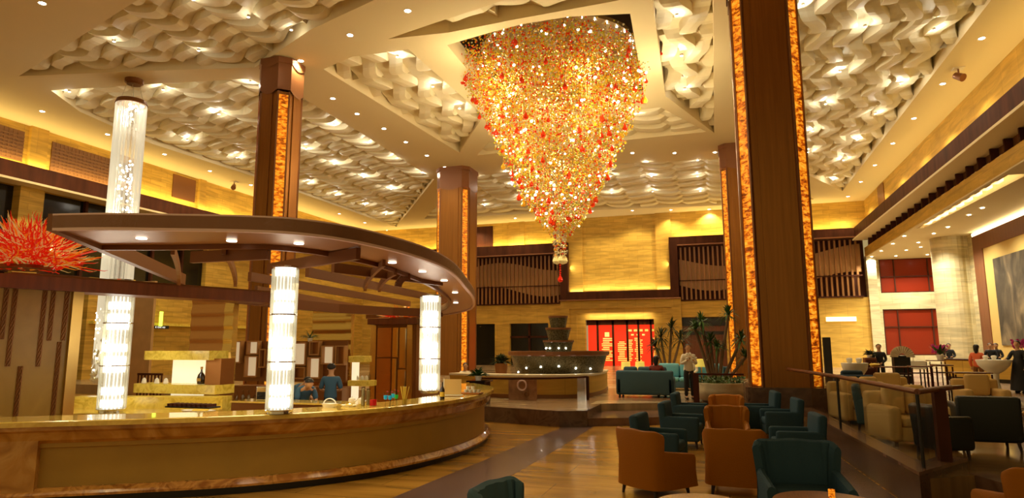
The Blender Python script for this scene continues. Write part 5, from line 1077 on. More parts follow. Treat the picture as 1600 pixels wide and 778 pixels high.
def sofa(x, y, z, rz, w, label, m, mc, n=2, d=0.95, grp=None, pillows=()):
    """faces local -Y"""
    t = thing('sofa', label, 'sofa', (x, y, z), grp); T = at_T(x, y, z, rz)
    rbox(MB(), -w / 2, w / 2, d / 2 - 0.24, d / 2, 0.08, 0.82, T, 0.07).build('backrest', m, t, smooth=True)
    for s in (-1, 1): rbox(MB(), s * w / 2 - (0.2 if s > 0 else 0), s * w / 2 + (0.2 if s < 0 else 0), -d / 2, d / 2, 0.08, 0.62, T, 0.07).build('armrest', m, t, smooth=True)
    rbox(MB(), -w / 2 + 0.19, w / 2 - 0.19, -d / 2 + 0.02, d / 2 - 0.2, 0.08, 0.30, T, 0.03).build('seat_base', m, t, smooth=True)
    cw = (w - 0.4) / n
    for k in range(n):
        rbox(MB(), -w / 2 + 0.2 + k * cw + 0.01, -w / 2 + 0.2 + (k + 1) * cw - 0.01, -d / 2, d / 2 - 0.22, 0.30, 0.45, T, 0.06).build('seat_cushion', mc, t, smooth=True)
        rbox(MB(), -w / 2 + 0.2 + k * cw + 0.01, -w / 2 + 0.2 + (k + 1) * cw - 0.01, d / 2 - 0.42, d / 2 - 0.2, 0.45, 0.93, T, 0.08).build('back_cushion', mc, t, smooth=True)
    for sx in (-1, 1):
        for sy in (-1, 1): MB().box(sx * (w / 2 - 0.1) - 0.03, sx * (w / 2 - 0.1) + 0.03, sy * (d / 2 - 0.1) - 0.03, sy * (d / 2 - 0.1) + 0.03, 0, 0.09, T=T).build('leg', 'leg_wood', t)
    return t
pA, pB = PZ(963, 622, UP), PZ(1040, 624, UP)
sofa(-2.35, 21.2, UP, PI, 1.75, 'dark teal sofa seen from behind, right of the fountain', 'teal_lt', 'teal_lt', 3)
sofa(-1.15, 24.8, UP, 0.0, 2.7, 'aqua sofa with light cushions facing the camera behind the dark sofa', 'teal_lt', 'aqua', 3)
# table lamps on a side table
def table_lamp(px_, py0, py1, wpx, Y, label, base=UP):
    xc, z0, z1 = PY(px_, py1, Y).x, PY(px_, py1, Y).z, PY(px_, py0, Y).z; w = wpx * Y / FPX / 2 * 1.04; t = thing('table_lamp', label, 'lamp', (xc, Y, base), 'yellow shaded lamps')
    MB().lathe([(w * 0.98, z0), (w, z0 + 0.01), (w * 0.92, z1), (w * 0.9, z1)], (xc, Y, 0), 24).build('lamp_shade', 'shade', t); MB().lathe([(0.001, base), (0.16, base), (0.15, base + 0.03), (0.02, base + 0.06), (0.02, z0 + 0.1), (0.001, z0 + 0.1)], (xc, Y, 0), 14).build('stand', 'brass', t)
    lamp('shade_lamp', 'POINT', (xc, Y, (z0 + z1) / 2), 6, WARMER, 0.05)
table_lamp(978, 565, 577, 14, 27.0, 'left yellow shaded lamp before the red portal'); table_lamp(1000, 565, 577, 14, 27.0, 'right yellow shaded lamp before the red portal'); table_lamp(1096, 561, 573, 17, 23.5, 'yellow shaded lamp beside the standing man in white')
# ================================================================ palms and planter
def palm(P, H, label, crowns, seed, m='leaf_dark', L=0.9, pot=None):
    random.seed(seed); t = thing('palm_tree', label, 'plant', P, 'tall spiky indoor palms'); 
    for (dx, dy, hh) in crowns:
        top_ = Vector(P) + Vector((dx, dy, hh)); MB().tube([Vector(P) + Vector((dx * 0.2, dy * 0.2, 0.3)), Vector(P) + Vector((dx * 0.5, dy * 0.5, hh * 0.5)), top_], [0.07, 0.055, 0.045], 7).build('trunk', 'bark', t)
        b = MB()
        for k in range(60):
            a = random.uniform(0, 2 * PI); e = random.uniform(-0.5, 1.45); l = L * random.uniform(0.6, 1.0); d = Vector((math.cos(a) * math.cos(e), math.sin(a) * math.cos(e), math.sin(e))); sd = Vector((-math.sin(a), math.cos(a), 0)) * 0.026
            mid = top_ + d * l * 0.5; tip = top_ + d * l + Vector((0, 0, -0.30 * l)); b.add([top_ - sd * 0.4, top_ + sd * 0.4, mid + sd, mid - sd, tip], [(0, 1, 2, 3), (3, 2, 4)])
        q = b.build('fronds', m, t); q['kind'] = 'stuff'
    MB().lathe([(0.001, 0), (0.30, 0), (0.36, 0.5), (0.3, 0.5), (0.001, 0.45)], P, 18).build('pot', pot or 'bronze_dark', t)
P = PY(1045, 610, 29.0); palm(Vector((P.x, 29.0, UP)), 2.6, 'round bushy palm right of the red portal', [(-0.25, 0, 1.9), (0.2, 0.1, 2.3), (0.55, 0, 1.8), (-0.5, 0.1, 1.5)], 21, L=0.85)
P = PY(1118, 600, 22.4); palm(Vector((P.x, 22.4, UP)), 3.0, 'tall branching spiky palm in front of the far pillar', [(-0.55, 0, 2.1), (-0.35, 0.1, 2.35), (0.1, 0, 1.5), (0.5, 0.0, 2.55), (0.85, 0.05, 1.75), (0.95, -0.05, 1.2), (-0.1, 0.1, 1.7)], 22, m='leaf', L=0.62)
P = PZ(1128, 640, UP); 
pw = thing('round_planter', 'big round white stone planter filled with low green leaves', 'planter', Vector((PY(1127, 620, 20.15).x, 20.15, UP)))
q = Vector((PY(1127, 620, 20.15).x, 20.15, UP)); MB().lathe([(0.001, 0), (0.50, 0), (0.60, 0.06), (0.71, 0.22), (0.735, 0.34), (0.70, 0.44), (0.72, 0.50), (0.71, 0.53), (0.63, 0.53), (0.6, 0.42), (0.001, 0.42)], q, 36).build('bowl', 'planter_white', pw, smooth=True)
b = MB(); random.seed(31)
for k in range(420):
    a = random.uniform(0, 2 * PI); r = 0.66 * math.sqrt(random.random()); P = q + Vector((r * math.cos(a), r * math.sin(a), 0.46 + 0.18 * random.random())); d = Vector((random.uniform(-1, 1), random.uniform(-1, 1), random.uniform(0.1, 0.9))).normalized() * 0.13; s = d.cross(Vector((0, 0, 1))).normalized() * 0.035
    b.add([P, P + d * 0.5 + s, P + d, P + d * 0.5 - s], [(0, 1, 2, 3)])
o = b.build('foliage', 'leaf', pw); o['kind'] = 'stuff'
# ================================================================ armchairs
def shell(b, path, z0, ztop, th, flare, chan=0, T=None, zseat=0.40):
    """upholstered curved wall: path is the outer line on the floor, ztop(f) its height"""
    k = len(path); rows = []
    for i, p in enumerate(path):
        f = i / (k - 1); a, c = path[max(i - 1, 0)], path[min(i + 1, k - 1)]; d = (Vector(c) - Vector(a)).normalized(); n = Vector((-d.y, d.x)); H = ztop(f); row = []
        bulge = (abs(math.sin(f * PI * chan)) - 0.5) * 0.035 if chan else 0
        for z, off in ((z0, 0.03), (z0 + (H - z0) * 0.5, 0.0), (H - 0.05, 0.0), (H - 0.012, -0.02), (H, -th * 0.5), (H - 0.02, -th * 0.9 - bulge), (H - 0.09, -th - bulge), (max(zseat, H * 0.6), -th - bulge), (zseat - 0.08, -th), (z0, -th)):
            fl = flare * (max(0, z - 0.3) / 0.6) ** 1.3; q = Vector(p) + n * (fl + off); row.append(Vector((q.x, q.y, z)))
        rows.append(row)
    m = len(rows[0]); vs = [T @ v if T else v for r in rows for v in r]
    fs = [(i * m + j, i * m + (j + 1) % m, (i + 1) * m + (j + 1) % m, (i + 1) * m + j) for i in range(k - 1) for j in range(m)] + [tuple(range(m))[::-1], tuple((k - 1) * m + j for j in range(m))]
    return b.add(vs, fs)
def legs(t, w, d, h, m='leg_wood'):
    for sx in (-1, 1):
        for sy in (-1, 1):
            b = MB(); x, y = sx * w, sy * d; b.tube([(x * 1.06, y * 1.06, 0), (x, y, h)], [0.018, 0.028], 8); b.build('leg', m, t, local=True)
def barrel(name_label, m, loc, rz, grp, back=0.88, w=1.0):
    t = thing('barrel_armchair', name_label, 'armchair', loc, grp, rz)
    P = [Vector(p) * w for p in [(0.385, -0.36), (0.39, -0.1), (0.385, 0.18), (0.30, 0.34), (0, 0.375), (-0.30, 0.34), (-0.385, 0.18), (-0.39, -0.1), (-0.385, -0.36)]]
    C = [(p.x, p.y) for p in catmull(P, 6)]; n = len(C)
    Bk = C[13:n - 13]
    shell(MB(), Bk[::-1], 0.13, lambda f: back - 0.006 * math.cos(f * PI * 6) - 0.05 * abs(2 * f - 1) ** 4, 0.10, 0.06, 7).build('backrest', m, t, True, True)
    for s, seg in ((1, C[:14]), (-1, C[n - 14:])):
        sg_ = seg[::-1]; hf = (lambda f: 0.62 - 0.08 * f) if s > 0 else (lambda f: 0.54 + 0.08 * f)
        shell(MB(), sg_, 0.13, hf, 0.10, 0.03).build('armrest', m, t, True, True)
    rbox(MB(), -0.30 * w, 0.30 * w, -0.36, 0.30, 0.28, 0.45, None, 0.06).build('seat_cushion', m, t, True, True)
    MB().prism([(p[0] * 0.93, p[1] * 0.93) for p in C] , 0.12, 0.28).build('seat_base', m, t, local=True)
    legs(t, 0.29, 0.29, 0.13)
    return t
def boxy(name_label, m, loc, rz, grp, w=0.78, back=0.86, arm=0.60, d=0.78):
    t = thing('square_armchair', name_label, 'armchair', loc, grp, rz)
    b = MB(); T = Matrix.Translation((0, d / 2 - 0.13, 0.14)) @ Matrix.Rotation(-0.10, 4, 'X'); rbox(b, -w / 2 + 0.01, w / 2 - 0.01, -0.07, 0.08, 0, back - 0.14, T, 0.05)
    b.build('backrest', m, t, True, True)
    for s in (-1, 1): rbox(MB(), s * w / 2 - (0.12 if s > 0 else 0), s * w / 2 + (0.12 if s < 0 else 0), -d / 2, d / 2 - 0.04, 0.14, arm, None, 0.05).build('armrest', m, t, True, True)
    rbox(MB(), -w / 2 + 0.115, w / 2 - 0.115, -d / 2 + 0.01, d / 2 - 0.16, 0.30, 0.45, None, 0.05).build('seat_cushion', m, t, True, True)
    MB().box(-w / 2 + 0.1, w / 2 - 0.1, -d / 2 + 0.03, d / 2 - 0.1, 0.14, 0.30).build('seat_base', m, t, local=True)
    legs(t, w / 2 - 0.08, d / 2 - 0.08, 0.15)
    return t
R_ = math.radians
g1, g2 = 'orange barrel armchairs in the lounge', 'dark teal armchairs in the lounge'
def at(px_, py_, z=0.86, fl=0.0): p = PZ(px_, py_, z + fl); return (p.x, p.y, fl)
p = at(1020, 668, 0.88); barrel('leftmost orange barrel armchair, seen from behind with its arm to the right', 'orange', (p[0] , p[1] + 0.1, 0), R_(140), g1, w=1.02)
p = at(1148, 668, 0.88); barrel('large orange barrel armchair seen straight from behind, in front of the dark channel-back one', 'orange', (p[0], p[1] + 0.25, 0), R_(176), g1, w=1.0)
p = at(1135, 633, 0.88); barrel('orange channel-back armchair facing the camera, middle of the row', 'orange', (p[0], p[1] - 0.3, 0), R_(2), g1, w=0.96)
p = at(1134, 616, 0.88); barrel('farthest orange armchair, nearest the round white planter', 'orange_lt', (p[0], p[1] - 0.3, 0), R_(0), g1, w=0.92)
p = at(1246, 690, 0.90); barrel('big dark teal channel-back armchair facing the camera beside the candle table', 'teal', (p[0], p[1] - 0.33, 0), R_(6), g2, back=0.92, w=1.12)
def row(px_, py_, rz, lab, m='teal', dx=0.0, zz=0.86, **k):
    p = at(px_, py_, zz); return boxy(lab, m, (p[0] + dx, p[1], 0), R_(rz), g2, **k)
row(1000, 646, 82, 'dark teal armchair behind the leftmost orange one', dx=0.30)
row(1040, 627, 84, 'dark teal armchair facing right, second of the left row', dx=0.30)
row(1058, 613, 86, 'dark teal armchair facing right, farthest of the left row', dx=0.28)
row(1276, 646, -84, 'dark teal armchair facing left, nearest of the right row', dx=-0.32)
row(1243, 622, -84, 'dark teal armchair facing left, middle of the right row', dx=-0.30)
row(1208, 610, -84, 'dark teal armchair facing left, farthest of the right row', dx=-0.30, zz=0.96, back=0.95, arm=0.64)
p = PZ(772, 752, 0.88); barrel('blue-grey armchair top cut off by the bottom edge of the photo', 'teal_lt', (p.x + 0.28, p.y - 0.08, 0), R_(78), g2, w=0.9)
p = PZ(1600, 722, 0.88); barrel('orange armchair cut off by the lower right corner', 'orange', (p.x + 0.12, p.y + 0.1, 0), R_(190), g1, w=1.05)
def round_table(P, r, h, label, grp, base='pedestal'):
    t = thing('round_table', label, 'table', P, grp)
    MB().lathe([(0.001, h - 0.035), (r * 0.97, h - 0.035), (r, h - 0.02), (r, h - 0.006), (r * 0.985, h), (0.001, h)], P, 40).build('table_top', 'table_wood', t)
    MB().lathe([(0.001, 0), (r * 0.55, 0), (r * 0.5, 0.03), (0.05, 0.05), (0.04, h - 0.035)], P, 24).build('pedestal', 'black', t)
    return t
P = PZ(1098, 771, 0.60); T1 = Vector((P.x, P.y - 0.40, 0)); round_table(T1, 0.40, 0.60, 'round dark wooden table at the bottom edge, below the orange armchairs', 'round lounge tables')
P = PZ(1280, 767, 0.60); T2 = Vector((P.x, P.y - 0.45, 0)); round_table(T2, 0.45, 0.60, 'round dark wooden table at the bottom edge holding a glowing candle glass', 'round lounge tables')
P = PZ(1300, 778, 0.60); P.z = 0.60; t = thing('tea_light', 'small glowing orange candle glass on the round table', 'candle', P)
MB().lathe([(0.001, 0), (0.028, 0), (0.03, 0.075), (0.026, 0.075), (0.024, 0.01), (0.001, 0.01)], P, 16).build('candle_glass', 'tealight', t); MB().lathe([(0.001, 0.011), (0.02, 0.011), (0.02, 0.03), (0.001, 0.03)], P, 12).build('wax', 'china', t)
for k, (px_, py_, Y) in enumerate(((1152, 655, 0), (1190, 640, 0))): pass

# ================================================================ kerb and glass railing of the right terrace
kp = [(1.70, 17.6), (1.86, 14.07), (2.15, 9.12), (3.0, 10.35)]
struct(MB().sweep(kp, [(0.0, 0.0), (0.0, 0.46), (0.26, 0.46), (0.26, 0.0)]).build('trim_18', 'dark_stone'))
struct(MB().sweep(kp, [(-0.02, 0.46), (-0.02, 0.50), (0.28, 0.50), (0.28, 0.46)]).build('trim_19', 'step_stone'))
rp = [PZ(1222, 582.5, 1.41), PZ(1293, 592, 1.41), PZ(1349, 602, 1.41), PZ(1416, 612, 1.41)]; 
rail = thing('glass_railing', 'bent wooden handrail on glass panes along the terrace kerb', 'railing', (1.95, 12.0, 0.50))
rp[0] = Vector((1.45, 17.0, 1.41)); cor = Vector((2.27, 9.38, 1.41)); e2 = Vector((2.92, 10.42, 1.41)); mid1 = Vector((1.98, 13.2, 1.41))
MB().tube([rp[0], mid1, cor], 0.036, 10).tube([cor, e2], 0.036, 10).build('handrail', 'walnut_red', rail)
for a, c in ((Vector((1.84, 17.0)), Vector((2.0, 13.3))), (Vector((2.0, 13.2)), Vector((2.26, 9.5))), (Vector((2.36, 9.5)), Vector((2.84, 10.3)))):
    MB().sweep([a, c], [(0.10, 0.50), (0.10, 1.36), (0.112, 1.36), (0.112, 0.50)]).build('glass_pane', 'glass', rail)
for q in ((1.95, 13.25), (2.27, 9.40)): MB().tube([(q[0], q[1], 0.50), (q[0], q[1], 1.41)], 0.022, 8).build('post', 'black', rail)
MB().box(2.60, 2.74, 9.95, 10.09, 0.50, 1.42).build('newel_post', 'walnut', rail)
MB().beam((2.9, 10.45, 1.40), (3.15, 10.75, 1.40), 0.07, 0.05).build('rail_end', 'walnut_red', rail)
# short barrier beside the planter
P0 = PZ(1087, 622, UP); t = thing('glass_barrier', 'dark post and thin rail beside the standing man in white', 'railing', (P0.x, 19.9, UP))
Y = 19.2; xa, xb, xc = PY(1083, 600, Y).x, PY(1092, 600, Y).x, PY(1163, 600, Y).x; zt = PY(1087, 583, Y).z
MB().box(xa, xb, Y, Y + 0.12, UP, zt).build('post', 'walnut', t); MB().box(xa, xc, Y + 0.02, Y + 0.09, zt - 0.05, zt).build('top_rail', 'walnut', t); MB().box(xb, xc, Y + 0.05, Y + 0.06, UP + 0.1, zt - 0.05).build('glass_pane', 'glass', t)
# ================================================================ right terrace seats
g3 = 'cream seats on the right terrace'
sofa(2.90, 12.55, UP, R_(14), 1.10, 'cream sofa right behind the glass railing', 'cream', 'cream', 2, grp=g3)
sofa(2.75, 15.5, UP, R_(12), 1.15, 'second cream sofa behind the railing, nearer the big pillar', 'cream', 'cream', 2, grp=g3)
sofa(3.75, 17.8, UP, R_(8), 1.0, 'farthest cream seat, below the white cocktail table', 'cream', 'cream', 1, grp=g3)
sofa(5.45, 17.4, UP, R_(0), 0.9, 'cream seat beyond the near-black armchair, under the low bench', 'cream', 'cream', 1, grp=g3)
t = boxy('dark green armchair between the two cream sofas', 'teal_lt', (2.62, 14.05, UP), R_(80), 'dark seats on the right terrace', w=0.56, d=0.6)
t = boxy('big near-black leather armchair seen from behind at the end of the railing', 'dark_leather', (3.82, 12.2, UP), R_(178), 'dark seats on the right terrace', w=0.86, back=0.82, arm=0.7, d=0.7)
t = boxy('near-black armchair left of the big one, behind the railing glass', 'dark_leather', (2.93, 11.05, UP), R_(110), 'dark seats on the right terrace', w=0.55, d=0.6, back=0.76)
P = Vector((5.2, 12.8, UP)); t = thing('drum_table', 'large round brown drum table at the right edge', 'table', P)
MB().lathe([(0.001, 0.10), (0.50, 0.10), (0.55, 0.46), (0.001, 0.46)], P, 36).build('drum', 'walnut', t); MB().lathe([(0.001, 0.46), (0.60, 0.46), (0.61, 0.5), (0.59, 0.52), (0.001, 0.52)], P, 36).build('table_top', 'table_wood', t); MB().lathe([(0.001, 0), (0.4, 0), (0.4, 0.1), (0.001, 0.1)], P, 24).build('foot', 'black', t)
P = Vector((3.75, 18.9, UP)); 
sofa(3.2, 19.5, UP, R_(180), 0.95, 'dark blue seat back beyond the cream sofas', 'navy', 'navy', 1, grp='dark seats on the right terrace')
# ================================================================ right wing furniture
MB_ = MB
def YB_(px_, py_, Y): return PY(px_, py_, Y)
tag(MB().box(YB_(1288, 560, 30).x, YB_(1300, 560, 30).x, 30, 30.25, UP, YB_(1290, 527, 30).z).build('standing_sign', 'black', bevel=0.01), 'tall narrow black standing panel just right of the big pillar', 'sign')
def cocktail(px_, py_, Y, wpx, label, round_=True):
    P = PY(px_, py_, Y); r = wpx * Y / FPX / 2 * 1.03; z = P.z; t = thing('cocktail_table', label, 'table', (P.x, Y, UP), 'white clothed cocktail tables')
    MB().lathe([(0.001, z), (r, z), (r * 1.01, z - 0.02), (r * 0.9, z - 0.18), (r * 0.55, z - 0.36), (r * 0.24, z - 0.46), (r * 0.2, z - 0.7), (r * 0.3, UP + 0.05), (r * 0.36, UP + 0.02), (0.001, UP + 0.02)], (P.x, Y, 0), 28).build('draped_cloth', 'white_cloth', t, smooth=True)
    MB().lathe([(0.001, 0), (r * 0.5, 0), (r * 0.5, 0.02), (0.001, 0.02)], (P.x, Y, UP), 20).build('foot', 'black', t)
    return P.x, Y, z
x, Y, z = cocktail(1335, 567, 20.5, 33, 'white clothed cocktail table right of the black standing panel')
def cupset(x, y, z, n, labs, grp):
    for k in range(n):
        o = MB().lathe([(0.001, 0), (0.05, 0), (0.085, 0.09), (0.08, 0.12), (0.05, 0.14), (0.001, 0.145)], (x + (k - (n - 1) / 2) * 0.24, y, z), 14).build('serving_bowl', 'china', smooth=True); tag(o, labs[k], 'bowl', grp)
cupset(x, Y, z, 2, ['left covered white bowl on the cocktail table near the black panel', 'right covered white bowl on the cocktail table near the black panel'], 'covered bowls')
x, Y, z = cocktail(1552, 562, 26.0, 38, 'white clothed cocktail table between the coral coat and the woman in black')
cupset(x - 0.1, Y, z, 2, ['left small white bowl on the table beside the woman in black', 'right small white bowl on the table beside the woman in black'], 'small bowls on the far cocktail table')
Y = 26.0; xa, xb = PY(1420, 565, Y).x, PY(1447, 565, Y).x; zt = PY(1433, 564, Y).z; t = thing('buffet_table', 'rectangular white clothed table beside the round fan display', 'table', ((xa + xb) / 2, Y, UP))
MB().box(xa, xb, Y, Y + 0.6, zt - 0.28, zt).build('cloth', 'white_cloth', t, bevel=0.01)
for x_ in (xa + 0.05, xb - 0.09):
    for y_ in (Y + 0.04, Y + 0.52): MB().box(x_, x_ + 0.04, y_, y_ + 0.04, UP, zt - 0.28).build('leg', 'black', t)
MB().lathe([(0.001, 0), (0.05, 0), (0.015, 0.03), (0.012, 0.10), (0.09, 0.17), (0.085, 0.17), (0.001, 0.11)], ((xa + xb) / 2 - 0.05, Y + 0.3, zt), 14).build('fruit_stand', 'china', t)
# fan display
Y = 24.5; xc = PY(1410, 560, Y).x; zc = PY(1410, 558, Y).z; fn = thing('fan_display', 'dark cabinet display topped by a pale open fan', 'display', (xc, Y, UP)); b = MB(); R1 = 0.36
for k in range(14):
    a0, a1 = PI * k / 14 - 0.03, PI * (k + 1) / 14 - 0.01; am = (a0 + a1) / 2; c = Vector((xc, Y, zc)); pr = lambda r, a, y: c + Vector((r * math.cos(a), y, r * math.sin(a)))
    b.add([pr(0.12, a0, 0), pr(R1, a0, 0), pr(R1, am, -0.03), pr(0.12, am, -0.02), pr(R1, a1, 0), pr(0.12, a1, 0)] + [pr(0.12, a0, 0.02), pr(R1, a0, 0.02), pr(R1, am, -0.01), pr(0.12, am, 0), pr(R1, a1, 0.02), pr(0.12, a1, 0.02)], [(0, 1, 2, 3), (3, 2, 4, 5), (6, 9, 8, 7), (9, 11, 10, 8), (1, 7, 8, 2), (2, 8, 10, 4)])
b.build('fan_leaf', 'planter_white', fn); MB().box(xc - 0.24, xc + 0.24, Y + 0.03, Y + 0.4, UP, zc + 0.05).build('cabinet_body', 'black', fn, bevel=0.02)
for k in range(3): MB().box(xc - 0.2, xc + 0.2, Y - 0.05, Y + 0.03, UP + 0.3 + k * 0.28, UP + 0.33 + k * 0.28).build('shelf', 'china', fn)
# consoles: dark slim tables
def console(xa_, xb_, ytop, ybot, Y, label, d=0.5, mid=True):
    xa, xb = PY(xa_, ytop, Y).x, PY(xb_, ytop, Y).x; zt = PY((xa_ + xb_) / 2, ytop, Y).z; t = thing('console_table', label, 'table', ((xa + xb) / 2, Y, UP), 'slim dark tables in the right wing')
    MB().box(xa, xb, Y, Y + d, zt - 0.03, zt).build('table_top', 'walnut_red', t); MB().box(xa + 0.03, xb - 0.03, Y + 0.02, Y + d - 0.02, zt - 0.22, zt - 0.20).build('lower_rail', 'walnut', t)
    for x_ in (xa, xb - 0.045):
        for y_ in (Y, Y + d - 0.045): MB().box(x_, x_ + 0.032, y_, y_ + 0.032, UP, zt - 0.05).build('leg', 'walnut', t)
    return (xa + xb) / 2, Y + d / 2, zt
c1 = console(1365, 1420, 573, 592, 23.0, 'long slim dark table in front of the fan display')
c2 = console(1424, 1458, 572, 590, 22.0, 'slim dark table in the middle of the right wing')
c3 = console(1462, 1490, 570, 600, 20.0, 'tall slim dark table left of the low bench')
c4 = console(1492, 1552, 582, 606, 19.5, 'low long dark bench in front of the white cocktail table')
o = MB().lathe([(0.001, 0), (0.10, 0), (0.16, 0.06), (0.12, 0.09), (0.001, 0.10)], (c1[0] - 0.4, c1[1], c1[2]), 14).build('bread_basket', 'straw'); tag(o, 'small golden basket on the left end of the long slim table', 'basket')
# orchids
def orchid(px_, py_, Y, label, base):
    P = Vector((PY(px_, py_, Y).x, Y, base)); zf = PY(px_, py_, Y).z; random.seed(int(px_)); t = thing('orchid', label, 'flowers', P, 'magenta orchids')
    MB().lathe([(0.001, 0), (0.10, 0), (0.14, 0.2), (0.12, 0.2), (0.001, 0.18)], P, 14).build('pot', 'china', t)
    b = MB(); f = MB()
    for k in range(26):
        a = random.uniform(0, 2 * PI); d = Vector((math.cos(a), math.sin(a), random.uniform(0.3, 1.2))) * 0.36; s = Vector((-math.sin(a), math.cos(a), 0)) * 0.05; q = P + Vector((0, 0, 0.2)); b.add([q, q + d * .5 + s, q + d, q + d * .5 - s], [(0, 1, 2, 3)])
    for k in range(60):
        c = Vector((P.x, P.y, zf)) + Vector((random.uniform(-1, 1) * 0.24, random.uniform(-1, 1) * 0.15, random.uniform(-1, 1) * 0.14))
        for j in range(5): a = 2 * PI * j / 5; u = Vector((math.cos(a), 0.2 * math.sin(3 * a), math.sin(a))) * 0.05; w = Vector((-math.sin(a), 0, math.cos(a))) * 0.02; f.add([c, c + u * .6 + w, c + u, c + u * .6 - w], [(0, 1, 2, 3)])
    for k in range(4): f.tube([P + Vector((0, 0, 0.2)), Vector((P.x + 0.08 * (k - 1.5), P.y, (P.z + zf) / 2 + 0.1)), Vector((P.x + 0.12 * (k - 1.5), P.y, zf))], 0.008, 4, mi=1)
    q = b.build('leaves', 'leaf', t); q['kind'] = 'stuff'; q = f.build('blossoms', ['pink', 'leaf'], t); q['kind'] = 'stuff'
tb = console(1452, 1478, 563, 580, 28.0, 'small table carrying the left magenta orchid')
orchid(1468, 545, 28.3, 'magenta orchid on a small table below the lower red window', tb[2])
# reception desk
Y0 = 31.0
rd = thing('reception_desk', 'long reception desk with golden stone front under the mural', 'desk', (10.6, 32, UP))
rpth = [(PY(1476, 580, 35).x, 35.0), (PY(1535, 580, 33.0).x, 33.0), (12.3, 29.5), (12.3, 22.0)]
zt = PY(1500, 561, 34).z
MB().sweep(rpth, [(0, UP + 0.15), (0, zt - 0.06), (0.6, zt - 0.06), (0.6, UP + 0.15)]).build('front_panel', 'wall_plain', rd); MB().sweep(rpth, [(-0.05, zt - 0.06), (-0.05, zt), (0.65, zt), (0.65, zt - 0.06)]).build('desk_top', 'walnut', rd); MB().sweep(rpth, [(0.03, UP), (0.03, UP + 0.15), (0.6, UP + 0.15), (0.6, UP)]).build('plinth', 'black', rd)
orchid(1594, 537, 27.0, 'magenta orchid standing on the reception desk at the right edge', zt) if False else None
P = PY(1594, 537, 27.5); orchid(1594, 537, 27.5, 'magenta orchid standing beyond the woman in black at the right edge', UP + 0.75)
t = thing('flower_stand', 'dark square stand under the right magenta orchid', 'stand', (P.x, 27.5, UP)); MB().box(P.x - 0.2, P.x + 0.2, 27.3, 27.7, UP, UP + 0.06).build('foot', 'black', t); MB().box(P.x - 0.05, P.x + 0.05, 27.45, 27.55, UP + 0.06, UP + 0.71).build('column', 'black', t); MB().box(P.x - 0.2, P.x + 0.2, 27.3, 27.7, UP + 0.71, UP + 0.75).build('stand_top', 'black', t)
# concierge chest with plant
Y = 27.0; xa, xb = PY(1352, 565, Y).x, PY(1370, 565, Y).x; zt = PY(1360, 559, Y).z; t = thing('drawer_chest', 'brown drawer chest with a plant on top, left of the suited man', 'chest', ((xa + xb) / 2, Y, UP)); MB().box(xa, xb, Y, Y + 0.45, UP, zt).build('carcass', 'walnut_red', t, bevel=0.01)
for k in range(4):
    h = (zt - UP - 0.1) / 4; d_ = MB().box(xa + 0.03, xb - 0.03, Y - 0.02, Y, UP + 0.06 + k * h, UP + 0.03 + (k + 1) * h).build('drawer', 'walnut', t); MB().sphere(((xa + xb) / 2, Y - 0.03, UP + 0.05 + (k + 0.5) * h), 0.015, 8, 6).build('knob', 'brass', d_)
leafy('potted_plant', 'dark leafy plant on the brown drawer chest', 'plant', Vector(((xa + xb) / 2, Y + 0.2, zt)), 60, 0.36, 0.06, up=1.0, m='leaf_dark', potr=0.09, poth=0.1, seed=14)
# lectern-like dark box near the first cocktail table and small chairs
Y = 21.5; xa, xb = PY(1336, 580, Y).x, PY(1356, 580, Y).x; zt = PY(1346, 575, Y).z; boxy('dark brown armchair behind the white cocktail table', 'walnut', ((xa + xb) / 2 + 0.15, Y + 0.3, UP), R_(0), 'dark seats on the right terrace', w=0.6, back=zt - UP, arm=0.55, d=0.6)
# ================================================================ people
def skin_mesh(name, pts, edges, radii, sub=1):
    me = bpy.data.meshes.new(name); me.from_pydata(pts, edges, []); o = bpy.data.objects.new(name, me); col.objects.link(o)
    md = o.modifiers.new('s', 'SKIN'); md.use_smooth_shade = True; md.branch_smoothing = 0.6
    for i, r in enumerate(radii): me.skin_vertices[0].data[i].radius = (r if isinstance(r, tuple) else (r, r))
    me.skin_vertices[0].data[0].use_root = True
    sd = o.modifiers.new('d', 'SUBSURF'); sd.levels = sub; sd.render_levels = sub
    dg = bpy.context.evaluated_depsgraph_get(); out = bpy.data.meshes.new_from_object(o.evaluated_get(dg)); bpy.data.objects.remove(o)
    return out
STAND = dict(pelvis=(0, 0, .94), spine=(0, .01, 1.12), chest=(0, 0, 1.30), neck=(0, .01, 1.45), head0=(0, 0, 1.52), head1=(0, -.012, 1.60), head2=(0, 0, 1.675),
             hipL=(.09, 0, .88), kneeL=(.10, -.02, .49), ankL=(.10, .02, .09), toeL=(.11, -.13, .035), hipR=(-.09, 0, .88), kneeR=(-.10, -.02, .49), ankR=(-.10, .02, .09), toeR=(-.11, -.13, .035),
             shL=(.17, 0, 1.38), elL=(.23, .03, 1.11), wrL=(.22, -.07, .88), haL=(.22, -.10, .81), shR=(-.17, 0, 1.38), elR=(-.23, .03, 1.11), wrR=(-.22, -.07, .88), haR=(-.22, -.10, .81))
RAD = dict(pelvis=(.145, .105), spine=(.125, .095), chest=(.155, .105), neck=.052, head0=.066, head1=.088, head2=.066, hipL=.085, kneeL=.058, ankL=.038, toeL=.035, hipR=.085, kneeR=.058, ankR=.038, toeR=.035,
           shL=.058, elL=.042, wrL=.028, haL=.034, shR=.058, elR=.042, wrR=.028, haR=.034)
STAND['collar'] = (0, .005, 1.405); RAD['collar'] = .078; STAND['hem'] = (0, 0, .84); STAND['waist'] = (0, 0, 1.04); RAD['hem'] = (.15, .115); RAD['waist'] = (.13, .095)
